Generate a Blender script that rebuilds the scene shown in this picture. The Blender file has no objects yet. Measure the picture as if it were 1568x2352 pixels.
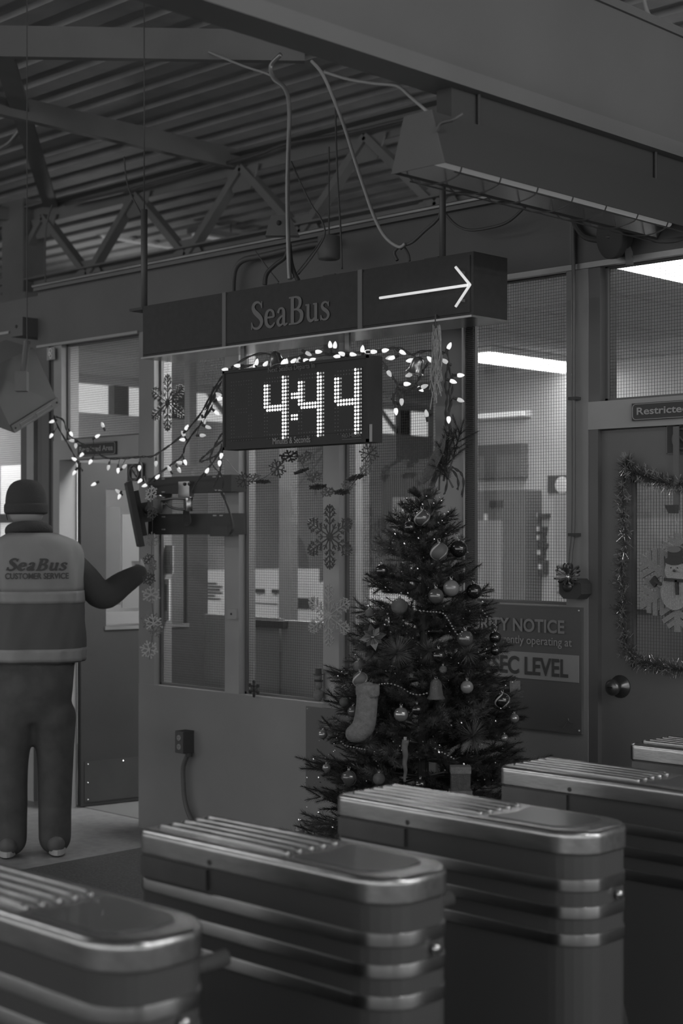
import bpy, bmesh, math, random
from mathutils import Vector, Matrix
from mathutils.bvhtree import BVHTree
random.seed(11)
sc = bpy.context.scene
COL = sc.collection
PI = math.pi
V = Vector

# ------------------------------------------------------------------ camera
# x runs along the booth wall (to the right), y goes through it, z is up
FPX, HZ, HC = 3500.0, 1225.0, 1.55
FW = V((-.6987, .7154, 0)).normalized()
RT = V((FW.y, -FW.x, 0))
UP = V((0, 0, 1))
cam_d = bpy.data.cameras.new('camera')
cam = bpy.data.objects.new('camera', cam_d)
COL.objects.link(cam)
cam.matrix_world = Matrix(((RT.x, 0, -FW.x, 0), (RT.y, 0, -FW.y, 0), (0, 1, 0, HC), (0, 0, 0, 1)))
cam_d.sensor_fit = 'HORIZONTAL'
cam_d.sensor_width = 24.0
cam_d.lens = 24.0 * FPX / 1568
cam_d.shift_y = (HZ - 1176) / 1568
cam_d.clip_start = .05
cam_d.dof.use_dof = True
cam_d.dof.focus_distance = 6.0
cam_d.dof.aperture_fstop = 2.8
sc.camera = cam

# ------------------------------------------------------------------ world and lights
w = bpy.data.worlds.new('station_night')
sc.world = w
w.use_nodes = True
w.node_tree.nodes['Background'].inputs[0].default_value = (1, 1, 1, 1)
w.node_tree.nodes['Background'].inputs[1].default_value = .17
sc.view_settings.view_transform = 'Standard'
sc.view_settings.look = 'None'
sc.view_settings.exposure = 2.75
sc.view_settings.gamma = 1

def area_lamp(name, loc, size, power, rot):
    d = bpy.data.lights.new(name, 'AREA')
    d.shape = 'RECTANGLE'
    d.size, d.size_y = size
    d.energy = power
    o = bpy.data.objects.new(name, d)
    COL.objects.link(o)
    o.location = loc
    o.rotation_euler = rot
def hall_fill(loc, power, r=.12):
    d = bpy.data.lights.new('unseen_hall_light', 'POINT')
    d.energy = power
    d.shadow_soft_size = r
    o = bpy.data.objects.new('unseen_hall_light', d)
    COL.objects.link(o)
    o.location = loc
# unseen point lights added to brighten the ceiling and hall around the camera
hall_fill((-9.6, 2.6, 3.6), 1.5)
hall_fill((.4, 2.2, 3.6), 6)
hall_fill((2.5, -2.0, 3.6), 5)
# more point lights, added to lift the dark roof deck behind the booth
hall_fill((-12.0, 9.0, 3.2), 3)
hall_fill((-5.0, 9.5, 3.2), 3)
area_lamp('unseen_hall_light', (-7.4, 1.2, 3.9), (3.8, .14), 5, (0, 0, 0))
area_lamp('unseen_hall_light', (1.6, 3.6, 3.3), (.14, 3.0), 6, (0, math.radians(30), 0))
area_lamp('unseen_hall_light', (3.0, 6.0, 2.9), (.14, 3.0), 6, (0, math.radians(40), 0))

# ------------------------------------------------------------------ pixel helpers
def ray(px, py):
    return FW + RT * ((px - 784) / FPX) + UP * ((HZ - py) / FPX)
CAM = V((0, 0, HC))
def at(px, py, Y):
    d = ray(px, py)
    return CAM + d * (Y / d.y)
def atd(px, py, t):
    return CAM + ray(px, py) * t
def atz(px, py, Z):
    d = ray(px, py)
    return CAM + d * ((Z - HC) / d.z)
def atp(px, py, p0, n):
    d = ray(px, py)
    return CAM + d * ((p0 - CAM).dot(n) / d.dot(n))
def wx(px, Y=5.0):
    return at(px, HZ, Y).x
def wz(px, py, Y=5.0):
    return at(px, py, Y).z

# ------------------------------------------------------------------ materials
MAT = {}
def M(name, v, rough=.6, metal=0.0, spec=.5, noise=0.0, nscale=6.0, bump=0.0, bscale=80.0, emit=0.0, coat=0.0, stretch=None):
    m = bpy.data.materials.new(name)
    m.use_nodes = True
    nt = m.node_tree
    b = nt.nodes['Principled BSDF']
    b.inputs['Base Color'].default_value = (v, v, v, 1)
    b.inputs['Roughness'].default_value = rough
    b.inputs['Metallic'].default_value = metal
    b.inputs['Specular IOR Level'].default_value = spec
    b.inputs['Coat Weight'].default_value = coat
    if emit:
        b.inputs['Emission Color'].default_value = (1, 1, 1, 1)
        b.inputs['Emission Strength'].default_value = emit
    if noise or bump:
        tc = nt.nodes.new('ShaderNodeTexCoord')
        mp = nt.nodes.new('ShaderNodeMapping')
        nt.links.new(tc.outputs['Object'], mp.inputs[0])
        if stretch:
            mp.inputs['Scale'].default_value = stretch
    if noise:
        n = nt.nodes.new('ShaderNodeTexNoise')
        n.inputs['Scale'].default_value = nscale
        n.inputs['Detail'].default_value = 5
        nt.links.new(mp.outputs[0], n.inputs['Vector'])
        r = nt.nodes.new('ShaderNodeMapRange')
        r.inputs[1].default_value = .3
        r.inputs[2].default_value = .7
        r.inputs[3].default_value = v * (1 - noise)
        r.inputs[4].default_value = v * (1 + noise)
        nt.links.new(n.outputs['Fac'], r.inputs[0])
        nt.links.new(r.outputs[0], b.inputs['Base Color'])
    if bump:
        n2 = nt.nodes.new('ShaderNodeTexNoise')
        n2.inputs['Scale'].default_value = bscale
        n2.inputs['Detail'].default_value = 3
        nt.links.new(mp.outputs[0], n2.inputs['Vector'])
        bp = nt.nodes.new('ShaderNodeBump')
        bp.inputs['Strength'].default_value = bump
        bp.inputs['Distance'].default_value = .004
        nt.links.new(n2.outputs['Fac'], bp.inputs['Height'])
        nt.links.new(bp.outputs[0], b.inputs['Normal'])
    MAT[name] = m
    return m

def glass_mat(name, fac, tint=.92):
    m = bpy.data.materials.new(name)
    m.use_nodes = True
    nt = m.node_tree
    nt.nodes.clear()
    out = nt.nodes.new('ShaderNodeOutputMaterial')
    tr = nt.nodes.new('ShaderNodeBsdfTransparent')
    tr.inputs[0].default_value = (tint, tint, tint, 1)
    gl = nt.nodes.new('ShaderNodeBsdfGlossy')
    gl.inputs['Roughness'].default_value = .02
    mx = nt.nodes.new('ShaderNodeMixShader')
    lw = nt.nodes.new('ShaderNodeFresnel')
    lw.inputs[0].default_value = 1.45
    mm = nt.nodes.new('ShaderNodeMath')
    mm.operation = 'MULTIPLY'
    mm.inputs[1].default_value = fac
    nt.links.new(lw.outputs[0], mm.inputs[0])
    ge = nt.nodes.new('ShaderNodeNewGeometry')
    ff = nt.nodes.new('ShaderNodeMath')
    ff.operation = 'SUBTRACT'
    ff.inputs[0].default_value = 1
    nt.links.new(ge.outputs['Backfacing'], ff.inputs[1])
    m2_ = nt.nodes.new('ShaderNodeMath')
    m2_.operation = 'MULTIPLY'
    nt.links.new(mm.outputs[0], m2_.inputs[0])
    nt.links.new(ff.outputs[0], m2_.inputs[1])
    nt.links.new(m2_.outputs[0], mx.inputs[0])
    nt.links.new(tr.outputs[0], mx.inputs[1])
    nt.links.new(gl.outputs[0], mx.inputs[2])
    nt.links.new(mx.outputs[0], out.inputs[0])
    MAT[name] = m
    return m

M('wall_paint', .27, .55, noise=.06, nscale=3, bump=.12, bscale=160)
M('fascia_paint', 0.125, .6, noise=.08, nscale=3)
M('frame_paint', 0.34, .5, noise=.05)
M('frame_dark', 0.13, .5)
M('door_shade_left', 0.055, .55, noise=.1, nscale=3)  # door paint darkened against the room light spilling onto this leaf
M('door_lift_right', .16, .55, noise=.1, nscale=3)  # same door paint, lightened to make up for weak light here
M('letter_notice', .28, .5)
M('kick_plate', 0.09, .45, metal=.3, noise=.12, nscale=5)
M('black', .075, .7, spec=.3)
M('board_black', .065, .8, spec=.2)
M('black_gloss', .09, .28, coat=.2)
M('black_sign', 0.045, .75, noise=.1, nscale=30, bump=.2, bscale=300)
M('steel', .5, .27, metal=1, noise=.18, nscale=9, bump=.05, bscale=60, stretch=(1, 6, 6))
M('steel_bright', .6, .16, metal=1)
M('steel_dark', .16, .3, metal=.8, noise=.2, nscale=4)
M('tray_steel', .45, .18, metal=1, noise=.1, nscale=5)
M('galv', .3, .4, metal=.5, noise=.15)
M('beam_paint', 0.155, .5, noise=.07, nscale=2)
M('beam_lip', 0.19, .5, noise=.07, nscale=2)  # beam paint lightened because the underside gets little light
M('roof_steel', 0.18, .6, noise=.15, nscale=2)
M('roof_deck', 0.36, .75, noise=.15, nscale=2)
M('roof_rib', 0.36, .65, noise=.2, nscale=3)
M('floor_light', 0.26, .45, noise=.18, nscale=20, bump=.05)
M('floor_mat', 0.08, .8, noise=.35, nscale=90, bump=.8, bscale=160)
M('room_wall', .62, .7, noise=.03)
M('room_floor', 0.2, .6)
M('room_tile', .42, .8, noise=.05)
M('room_grey', .2, .6, noise=.05)
M('room_mid', .33, .6)
M('room_dark', .07, .55)
M('white_item', 0.85, .6)
M('paper', .8, .7)
M('print', .08, .7)
M('tube_light', .9, .4, emit=1.15)
M('fill_panel_glow', .9, .4, emit=3.8)  # stronger glow, only for the hidden added fill panels
M('notice_black', .13, .6)
M('window_glow', .9, .4, emit=.085)
M('bulb', .9, .2, emit=.105)
M('bulb_dim', .6, .15, emit=.05)
M('led_on', .9, .3, emit=.24)
M('led_low', .8, .3, emit=.02)
M('neon', .9, .3, emit=.075)
M('lamp_tube', .7, .3, emit=.014)
M('cord_black', .055, .5)
M('cable_light', .4, .4)
M('cable_dark', .1, .5)
M('letter_dim', 0.15, .5)
M('letter_mid', .36, .5)
M('letter_bright', .62, .5)
M('notice_band', .34, .4)
M('vest_light', 0.25, .75, noise=.05, nscale=10, bump=.25, bscale=25)
M('vest_dark', 0.1, .8, bump=.25, bscale=25)
M('vest_tape', .27, .5, noise=.1, nscale=14)
M('cloth_black', 0.07, .9, bump=.3, bscale=40)
M('denim', 0.095, .9, noise=.2, nscale=12, bump=.5, bscale=18)
M('knit', 0.055, .95, bump=.8, bscale=180)
M('skin', .32, .55)
M('hair', 0.36, .7)
M('shoe', .12, .6)
M('shoe_sole', .45, .6)
M('needle', 0.05, .4, noise=.3, nscale=30)
M('needle_tip', 0.1, .35, noise=.3, nscale=30)
M('bark', .07, .8)
M('orn_dark', .09, .08, metal=.85, coat=.5)
M('orn_mid', 0.16, .18, metal=.5, coat=.3)
M('orn_pale', 0.26, .25, metal=.2, coat=.3)
M('orn_matte', 0.13, .6)
M('orn_glitter', 0.25, .3, metal=.8, bump=1.0, bscale=700)
M('orn_glass', 0.35, .06, metal=.6, coat=.6)
M('plush', 0.2, .9, noise=.2, nscale=60, bump=1.0, bscale=220)
M('plush_dark', 0.1, .9, noise=.2, nscale=60, bump=1.0, bscale=220)
M('burlap', 0.42, .9, noise=.25, nscale=90, bump=.8, bscale=300)
M('ribbon_mesh', .11, .7, noise=.4, nscale=150, bump=.6, bscale=300)
M('tinsel', 0.85, .25, metal=.9)
M('tinsel_dark', .14, .35, metal=.5)
M('flake_dark', 0.05, .35, noise=.5, nscale=250, bump=.5, bscale=400)
M('flake_pale', .4, .5, noise=.35, nscale=250, bump=.5, bscale=400)
M('flake_felt', .22, .8, noise=.3, nscale=90)
M('flake_felt_dark', .08, .8)
M('flake_white', .5, .6, noise=.1)
M('wood_glitter', .27, .7, noise=.25, nscale=300)
M('box_grey', .2, .45)
M('brass', .35, .25, metal=.9)
def brushed(name, v, rough, aniso):
    m = M(name, v, rough, metal=1, noise=.15, nscale=9, stretch=(1, 1, 6))
    nt = m.node_tree
    b = nt.nodes['Principled BSDF']
    b.inputs['Anisotropic'].default_value = aniso
    b.inputs['Anisotropic Rotation'].default_value = .25
    tg = nt.nodes.new('ShaderNodeTangent')
    tg.direction_type = 'RADIAL'
    tg.axis = 'Z'
    nt.links.new(tg.outputs[0], b.inputs['Tangent'])
brushed('steel_brushed', .30, .36, .9)
glass_mat('glass', 1.0)
glass_mat('glass_booth', 1.2, .9)

# ------------------------------------------------------------------ mesh builder
ORG = {}
class MB:
    def __init__(s):
        s.v, s.f = [], []
    def add(s, vs, fs):
        o = len(s.v)
        s.v += [V(p) for p in vs]
        s.f += [tuple(i + o for i in f) for f in fs]
        return s
    def box(s, a, b):
        x0, y0, z0 = a
        x1, y1, z1 = b
        return s.add([(x0, y0, z0), (x1, y0, z0), (x1, y1, z0), (x0, y1, z0), (x0, y0, z1), (x1, y0, z1), (x1, y1, z1), (x0, y1, z1)],
                     [(0, 3, 2, 1), (4, 5, 6, 7), (0, 1, 5, 4), (1, 2, 6, 5), (2, 3, 7, 6), (3, 0, 4, 7)])
    def obox(s, c, ax, h):
        c = V(c)
        ax = [V(a).normalized() for a in ax]
        P = []
        for k in (-1, 1):
            for i, j in ((-1, -1), (1, -1), (1, 1), (-1, 1)):
                P.append(c + ax[0] * (i * h[0]) + ax[1] * (j * h[1]) + ax[2] * (k * h[2]))
        return s.add(P, [(0, 3, 2, 1), (4, 5, 6, 7), (0, 1, 5, 4), (1, 2, 6, 5), (2, 3, 7, 6), (3, 0, 4, 7)])
    def bar(s, a, b, wd, ht, upv=UP):
        a, b = V(a), V(b)
        d = (b - a)
        L = d.length
        d.normalize()
        sd = d.cross(V(upv))
        if sd.length < 1e-4:
            sd = d.cross(V((1, 0, 0)))
        sd.normalize()
        return s.obox((a + b) / 2, (d, sd, sd.cross(d)), (L / 2, wd / 2, ht / 2))
    def tube(s, pts, r, n=6, closed=False):
        pts = [V(p) for p in pts]
        N = len(pts)
        rs = r if isinstance(r, (list, tuple)) else [r] * N
        o = len(s.v)
        prev = None
        for i, p in enumerate(pts):
            if closed:
                d = pts[(i + 1) % N] - pts[i - 1]
            else:
                d = pts[min(i + 1, N - 1)] - pts[max(i - 1, 0)]
            if d.length < 1e-9:
                d = V((0, 0, 1))
            d.normalize()
            if prev is None:
                u = d.orthogonal().normalized()
            else:
                u = prev - d * prev.dot(d)
                if u.length < 1e-6:
                    u = d.orthogonal()
                u.normalize()
            prev = u
            q = d.cross(u)
            for k in range(n):
                a = 2 * PI * k / n
                s.v.append(p + (u * math.cos(a) + q * math.sin(a)) * rs[i])
        m = N if closed else N - 1
        for i in range(m):
            for k in range(n):
                j = (i + 1) % N
                s.f.append((o + i * n + k, o + i * n + (k + 1) % n, o + j * n + (k + 1) % n, o + j * n + k))
        if not closed:
            s.f.append(tuple(o + k for k in reversed(range(n))))
            s.f.append(tuple(o + (N - 1) * n + k for k in range(n)))
        return s
    def lathe(s, prof, org=(0, 0, 0), ax=UP, n=16, flat=(1, 1)):
        ax = V(ax).normalized()
        u = ax.orthogonal().normalized()
        if abs(ax.z) > .99:
            u = V((1, 0, 0))
        q = ax.cross(u)
        o = len(s.v)
        org = V(org)
        for r, h in prof:
            for k in range(n):
                a = 2 * PI * k / n
                s.v.append(org + ax * h + u * (math.cos(a) * r * flat[0]) + q * (math.sin(a) * r * flat[1]))
        for i in range(len(prof) - 1):
            for k in range(n):
                s.f.append((o + i * n + k, o + i * n + (k + 1) % n, o + (i + 1) * n + (k + 1) % n, o + (i + 1) * n + k))
        s.f.append(tuple(o + k for k in reversed(range(n))))
        s.f.append(tuple(o + (len(prof) - 1) * n + k for k in range(n)))
        return s
    def ball(s, c, r, n=16, m=10, sq=(1, 1, 1)):
        c = V(c)
        o = len(s.v)
        s.v.append(c + V((0, 0, -r * sq[2])))
        for i in range(1, m):
            t = -PI / 2 + PI * i / m
            for k in range(n):
                a = 2 * PI * k / n
                s.v.append(c + V((math.cos(t) * math.cos(a) * r * sq[0], math.cos(t) * math.sin(a) * r * sq[1], math.sin(t) * r * sq[2])))
        s.v.append(c + V((0, 0, r * sq[2])))
        e = len(s.v) - 1
        for k in range(n):
            s.f.append((o, o + 1 + (k + 1) % n, o + 1 + k))
            s.f.append((e, e - n + k, e - n + (k + 1) % n))
        for i in range(m - 2):
            for k in range(n):
                a = o + 1 + i * n
                s.f.append((a + k, a + (k + 1) % n, a + n + (k + 1) % n, a + n + k))
        return s
    def prism(s, poly, o, u, v, w, th):
        """2-D outline in the (u,v) plane at o, extruded by th along w"""
        o, u, v, w = V(o), V(u), V(v), V(w)
        n = len(poly)
        A = [o + u * p[0] + v * p[1] for p in poly]
        B = [p + w * th for p in A]
        return s.add(A + B, [tuple(reversed(range(n))), tuple(range(n, 2 * n))] + [(i, (i + 1) % n, n + (i + 1) % n, n + i) for i in range(n)])
    def build(s, name, mat, parent=None, smooth=False, kind=None, fixn=True):
        me = bpy.data.meshes.new(name)
        if parent is not None:
            og = ORG[parent.name]
        else:
            lo = V((min(p[i] for p in s.v) for i in range(3)))
            hi = V((max(p[i] for p in s.v) for i in range(3)))
            og = V(((lo.x + hi.x) / 2, (lo.y + hi.y) / 2, lo.z))
        me.from_pydata([tuple(p - og) for p in s.v], [], s.f)
        if fixn:
            bm = bmesh.new()
            bm.from_mesh(me)
            bmesh.ops.recalc_face_normals(bm, faces=bm.faces)
            bm.to_mesh(me)
            bm.free()
        me.materials.append(MAT[mat])
        if smooth:
            me.polygons.foreach_set('use_smooth', [True] * len(me.polygons))
        o = bpy.data.objects.new(name, me)
        COL.objects.link(o)
        if parent is not None:
            o.parent = parent
        else:
            o.location = og
        ORG[o.name] = og
        if kind:
            o['kind'] = kind
        return o

def tag(o, label, cat, group=None):
    o['label'] = label
    o['category'] = cat
    if group:
        o['group'] = group
    return o
def thing(name, label, cat, loc, group=None):
    o = bpy.data.objects.new(name, None)
    o.empty_display_size = .05
    COL.objects.link(o)
    o.location = loc
    ORG[o.name] = V(loc)
    return tag(o, label, cat, group)
def struct(o):
    o['kind'] = 'structure'
    return o
def struct_empty(name, loc):
    o = bpy.data.objects.new(name, None)
    COL.objects.link(o)
    o.location = loc
    ORG[o.name] = V(loc)
    o['kind'] = 'structure'
    return o
def inst(src, name, parent, loc, rot=None, scale=None):
    """another object that shares the mesh of src"""
    o = bpy.data.objects.new(name, src.data)
    COL.objects.link(o)
    o.parent = parent
    o.location = V(loc) - (ORG[parent.name] if parent else V((0, 0, 0)))
    if rot is not None:
        o.rotation_mode = 'QUATERNION'
        o.rotation_quaternion = rot
    if scale is not None:
        o.scale = scale
    ORG[o.name] = V(loc)
    return o
def B(a, b):
    return MB().box(a, b)
def smoothpath(pts, n=6):
    """Catmull-Rom through points"""
    P = [V(p) for p in pts]
    out = []
    for i in range(len(P) - 1):
        p0, p1, p2, p3 = P[max(i - 1, 0)], P[i], P[i + 1], P[min(i + 2, len(P) - 1)]
        for k in range(n):
            t = k / n
            out.append(.5 * ((2 * p1) + (p2 - p0) * t + (2 * p0 - 5 * p1 + 4 * p2 - p3) * t * t + (3 * p1 - p0 - 3 * p2 + p3) * t ** 3))
    out.append(P[-1])
    return out

# ------------------------------------------------------------------ lettering
TXT = {}
def make_text(body, bold=0.0):
    cu = bpy.data.curves.new('t', 'FONT')
    cu.body = body
    cu.size = 1
    cu.offset = bold
    cu.resolution_u = 4
    ob = bpy.data.objects.new('t', cu)
    COL.objects.link(ob)
    bpy.context.view_layer.update()
    me = bpy.data.meshes.new_from_object(ob.evaluated_get(bpy.context.evaluated_depsgraph_get()))
    vs = [V((v.co.x, v.co.y, 0)) for v in me.vertices]
    fs = [tuple(p.vertices) for p in me.polygons]
    bpy.data.objects.remove(ob)
    bpy.data.curves.remove(cu)
    bpy.data.meshes.remove(me)
    TXT[(body, bold)] = (vs, fs)
    return vs, fs
def stroke(pts, n=6):
    """variable-width pen stroke: points (x, y, width) -> quads in 2-D"""
    P = smoothpath([V((p[0], p[1], p[2])) for p in pts], n)
    L = []
    for i, p in enumerate(P):
        d = P[min(i + 1, len(P) - 1)] - P[max(i - 1, 0)]
        d = V((d.x, d.y)).normalized()
        nn = V((-d.y, d.x)) * p.z / 2
        L.append((p.x + nn.x, p.y + nn.y))
        L.append((p.x - nn.x, p.y - nn.y))
    return [[L[2 * i], L[2 * i + 1], L[2 * i + 3], L[2 * i + 2]] for i in range(len(P) - 1)]
SERIF = {
    'S': (.47, [[(.40, .54, .02), (.37, .62, .035), (.27, .68, .045), (.15, .66, .075), (.09, .57, .10), (.14, .46, .115), (.25, .37, .125), (.36, .27, .115), (.40, .16, .10), (.33, .05, .07), (.21, .015, .05), (.09, .06, .035), (.045, .17, .02)],
                [(.405, .52, .022), (.405, .69, .022)], [(.04, .0, .022), (.04, .19, .022)]]),
    'e': (.42, [[(.07, .255, .035), (.36, .255, .035)],
                [(.355, .25, .07), (.33, .38, .065), (.22, .44, .04), (.12, .39, .08), (.075, .24, .10), (.11, .09, .09), (.22, .015, .06), (.32, .04, .045), (.385, .11, .025)]]),
    'a': (.42, [[(.08, .33, .08), (.12, .42, .05), (.21, .44, .04), (.275, .37, .085), (.28, .2, .09), (.28, .08, .09), (.32, .02, .06), (.41, .05, .02)],
                [(.28, .27, .03), (.15, .21, .05), (.075, .12, .09), (.11, .03, .07), (.2, .03, .04), (.28, .1, .03)]]),
    'B': (.56, [[(.15, .0, .1), (.15, .68, .1)], [(.03, .668, .028), (.3, .668, .028)], [(.03, .012, .028), (.3, .012, .028)],
                [(.15, .665, .028), (.30, .66, .04), (.41, .59, .085), (.405, .45, .085), (.30, .365, .04), (.15, .36, .03)],
                [(.15, .36, .03), (.33, .35, .04), (.465, .26, .1), (.455, .1, .1), (.32, .015, .04), (.15, .012, .028)]]),
    'u': (.50, [[(.12, .44, .085), (.12, .25, .085), (.125, .12, .085), (.18, .035, .07), (.27, .035, .05), (.37, .11, .03)],
                [(.38, .44, .085), (.38, .0, .085)], [(.03, .428, .026), (.15, .428, .026)], [(.29, .428, .026), (.41, .428, .026)], [(.38, .015, .028), (.48, .02, .028)]]),
    's': (.36, [[(.29, .34, .02), (.26, .40, .03), (.19, .435, .035), (.11, .41, .055), (.08, .35, .07), (.12, .28, .08), (.2, .23, .085), (.27, .17, .08), (.29, .1, .07), (.24, .03, .05), (.16, .01, .035), (.08, .035, .03), (.045, .12, .02)],
                [(.295, .32, .02), (.295, .44, .02)], [(.04, .0, .02), (.04, .13, .02)]]),
}
def serif(word, bold=0.0, slant=0.0):
    polys = []
    x = 0
    for ch in word:
        wd, sts = SERIF[ch]
        for si, st in enumerate(sts):
            zoff = .0012 * (si + 1) / 6
            for q in stroke([(a, b, c + bold) for a, b, c in st]):
                polys.append([(x + a + slant * b, b, zoff) for a, b in q])
        x += wd + bold * .8
    vs, fs = [], []
    for q in polys:
        o = len(vs)
        vs += [V(p) for p in q]
        fs.append((o, o + 1, o + 2, o + 3))
    return vs, fs
def place(vsfs, o, u, v, width, height, base=True):
    """lettering scaled to width x height with its lower-left corner at o"""
    vs, fs = vsfs
    x0, x1 = min(p.x for p in vs), max(p.x for p in vs)
    y0, y1 = min(p.y for p in vs), max(p.y for p in vs)
    o, u, v = V(o), V(u), V(v)
    return [o + u * ((p.x - x0) / (x1 - x0) * width) + v * ((p.y - y0) / (y1 - y0) * height) + u.cross(v) * p.z for p in vs], fs
def letters(name, vsfs, o, u, v, width, height, mat, parent, th=.0015, wn=None):
    vs, fs = place(vsfs, o, u, v, width, height)
    wn = V(u).cross(V(v)).normalized() if wn is None else V(wn)
    m = MB()
    m.add([p + wn * th for p in vs], fs)
    return m.build(name, mat, parent, fixn=False)
for t_ in [('Next SeaBus Departs In', .0), ('Minutes & Seconds', .0), ('NU-MEDIA', .01), ('Restricted Area', .02), ('SECURITY NOTICE', .025),
           ('currently operating at', .005), ('MARSEC LEVEL', .025), ('CUSTOMER SERVICE', .02), ('TRANS', .0), ('LINK', .0), ('Please', .02)]:
    make_text(*t_)
X, Y, Z = V((1, 0, 0)), V((0, 1, 0)), V((0, 0, 1))
NEG = V((0, -1, 0))
# ================================================================== THE SETTING
YW = 5.0                      # front plane of the booth wall
YG = 5.06                     # glass plane
struct(B((-22, -9, -.1), (12, 17, 0)).build('floor', 'floor_light'))
mat_ = B((-5.93, -4, .0), (3.0, 4.985, .008)).build('entrance_mat', 'floor_mat')
tag(mat_, 'dark ribbed entrance matting laid on the floor under the turnstiles', 'floor mat')

# roof deck with its ribs (each rib a piece)
deck = struct(B((-22, -9, 4.36), (12, 17, 4.42)).build('ceiling', 'roof_deck'))
ORG[deck.name] = V(deck.location)
src = None
for k in range(46):
    y = 2.2 + k * .27
    if src is None:
        src = B((-21, y, 4.325), (0, y + .13, 4.36)).build('deck_rib', 'roof_rib', deck)
        ORG[src.name] = V((0, 0, 0))
        y_first = y
    else:
        o = bpy.data.objects.new('deck_rib', src.data)
        COL.objects.link(o)
        o.parent = deck
        o.location = (0, y - y_first, 0)
struct(B((-22.2, -9, 0), (-22, 17, 4.42)).build('wall_far_left', 'roof_deck'))
struct(B((-22, 16.8, 0), (12, 17, 4.42)).build('wall_far_back', 'roof_deck'))

# booth wall
xJ0, xJ1 = -6.378, -6.25          # jamb right of the open door
m1, m2, m3 = (-5.692, -5.588), (-5.002, -4.90), (-4.315, -4.168)
xC0, xC1 = -3.624, -3.519         # column left of the closed door
zS, zT = .76, 2.61
wf = MB()
wf.box((xJ0, YW, 0), (xC1, 5.14, zS))
wf.box((m3[0], YW, zS), (xC0, 5.14, 1.26))
wf.box((xC0, YW, zS), (xC1, 5.14, zT))
wf.box((xJ0, YW + .002, zS), (xJ1, 5.12, zT))
wf.box((-2.55, YW, 0), (1.5, 5.14, zT))
struct(wf.build('wall_front', 'wall_paint'))
fa = MB()
fa.box((-7.3, YW, zT), (1.5, 5.14, 2.93))
struct(fa.build('wall_upper', 'fascia_paint'))
for nm, (a, b) in zip(('trim_1', 'trim_2', 'trim_3'), (m1, m2, m3)):
    struct(B((a, YW, 1.26 if nm == 'trim_3' else zS), (b, 5.11, zT)).build(nm, 'frame_paint'))
# door heads and posts
struct(B((-7.15, YW, 1.96), (xJ0, 5.12, 2.07)).build('trim_4', 'frame_paint'))
struct(B((xC1, YW, 1.96), (-2.55, 5.12, 2.07)).build('trim_5', 'frame_paint'))
p_ = MB()
p_.box((-7.15, YW, 0), (-7.09, 5.12, 1.96))
p_.box((-7.15, YW + .003, 2.07), (-7.075, 5.12, zT))
struct(p_.build('trim_6', 'frame_paint'))
struct(B((xC1, YW + .004, 0), (-3.475, 5.12, 1.96)).build('trim_7', 'frame_dark'))
struct(B((xC1, YW + .004, 2.07), (-3.465, 5.12, zT)).build('trim_8', 'frame_dark'))
# top rail: an upper and a lower bead
tr = struct(B((-7.3, YW - .03, 2.925), (1.5, 5.15, 2.945)).build('trim_9', 'frame_dark'))
MB().tube([(-7.3, YW - .035, 2.952), (1.5, YW - .035, 2.952)], .009, 6).build('rail_bead', 'galv', tr)
struct(B((-7.3, YW - .01, 2.604), (xJ0, YW + .02, 2.618)).build('trim_10', 'frame_paint'))
struct(B((m3[1], YW - .008, 2.60), (-2.55, YW + .02, 2.622)).build('trim_11', 'galv'))
# seam in the fascia above the column
struct(B((-3.60, YW - .012, 2.622), (-3.575, YW, 2.925)).build('trim_12', 'frame_dark'))

# windows: pane + wires cast in the glass + thin bead frame
def window(name, x0, x1, z0, z1, y=YG, pitch=.0127, mesh=True, bead='frame_dark'):
    r = struct_empty(name, ((x0 + x1) / 2, y, z0))
    B((x0, y - .003, z0), (x1, y + .003, z1)).build('pane', 'glass', r)
    f = MB()
    bw = .012
    for a, b in (((x0, y - .02, z0), (x0 + bw, y - .005, z1)), ((x1 - bw, y - .02, z0), (x1, y - .005, z1)),
                 ((x0, y - .02, z0), (x1, y - .005, z0 + bw)), ((x0, y - .02, z1 - bw), (x1, y - .005, z1))):
        f.box(a, b)
    f.build('window_frame', bead, r)
    if mesh:
        q = MB()
        t = .0006
        n = int((x1 - x0) / pitch)
        for i in range(1, n):
            x = x0 + (x1 - x0) * i / n
            q.box((x - t, y - .0045, z0), (x + t, y - .0035, z1))
        n = int((z1 - z0) / pitch)
        for i in range(1, n):
            z = z0 + (z1 - z0) * i / n
            q.box((x0, y - .0050, z - t), (x1, y - .0040, z + t))
        q.build('wire_mesh', 'cord_black', r, kind='stuff', fixn=False)
    return r
window('window_1', xJ1, m1[0], zS, zT)
window('window_2', m1[1], m2[0], zS, zT)
window('window_3', m2[1], m3[0], zS, zT)
window('window_4', m3[1], xC0, 1.26, zT)
window('window_5', -7.075, xJ0, 2.07, zT)
window('window_6', -3.465, -2.6, 2.07, zT)
# cracked piece of tape on the transom of the right door
tp = at(1389, 621, YG - .012)
tag(MB().obox(tp, (V((.5, 0, .86)), V((.86, 0, -.5)), Y), (.022, .008, .001)).build('tape_strip', 'paper'),
    'short white tape strip stuck in the corner of the transom pane', 'tape')

# slotted metal standard beside window 4
st = thing('slotted_strip', 'black slotted metal strip standing upright beside the mesh window', 'strip', (wx(1084), YW - .02, .9))
x0, x1 = wx(1074), wx(1095)
B((x0, YW - .012, .9), (x1, YW - .0, 2.58)).build('back_plate', 'frame_dark', st)
q = MB()
z = .91
while z < 2.57:
    q.box((x0 + .006, YW - .022, z), (x1 - .004, YW - .012, z + .0045))
    z += .0083
q.build('slots', 'black', st, kind='stuff')
B((x0 - .004, YW - .024, .9), (x0 + .004, YW - .0, 2.58)).build('edge_flange', 'galv', st)

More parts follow.
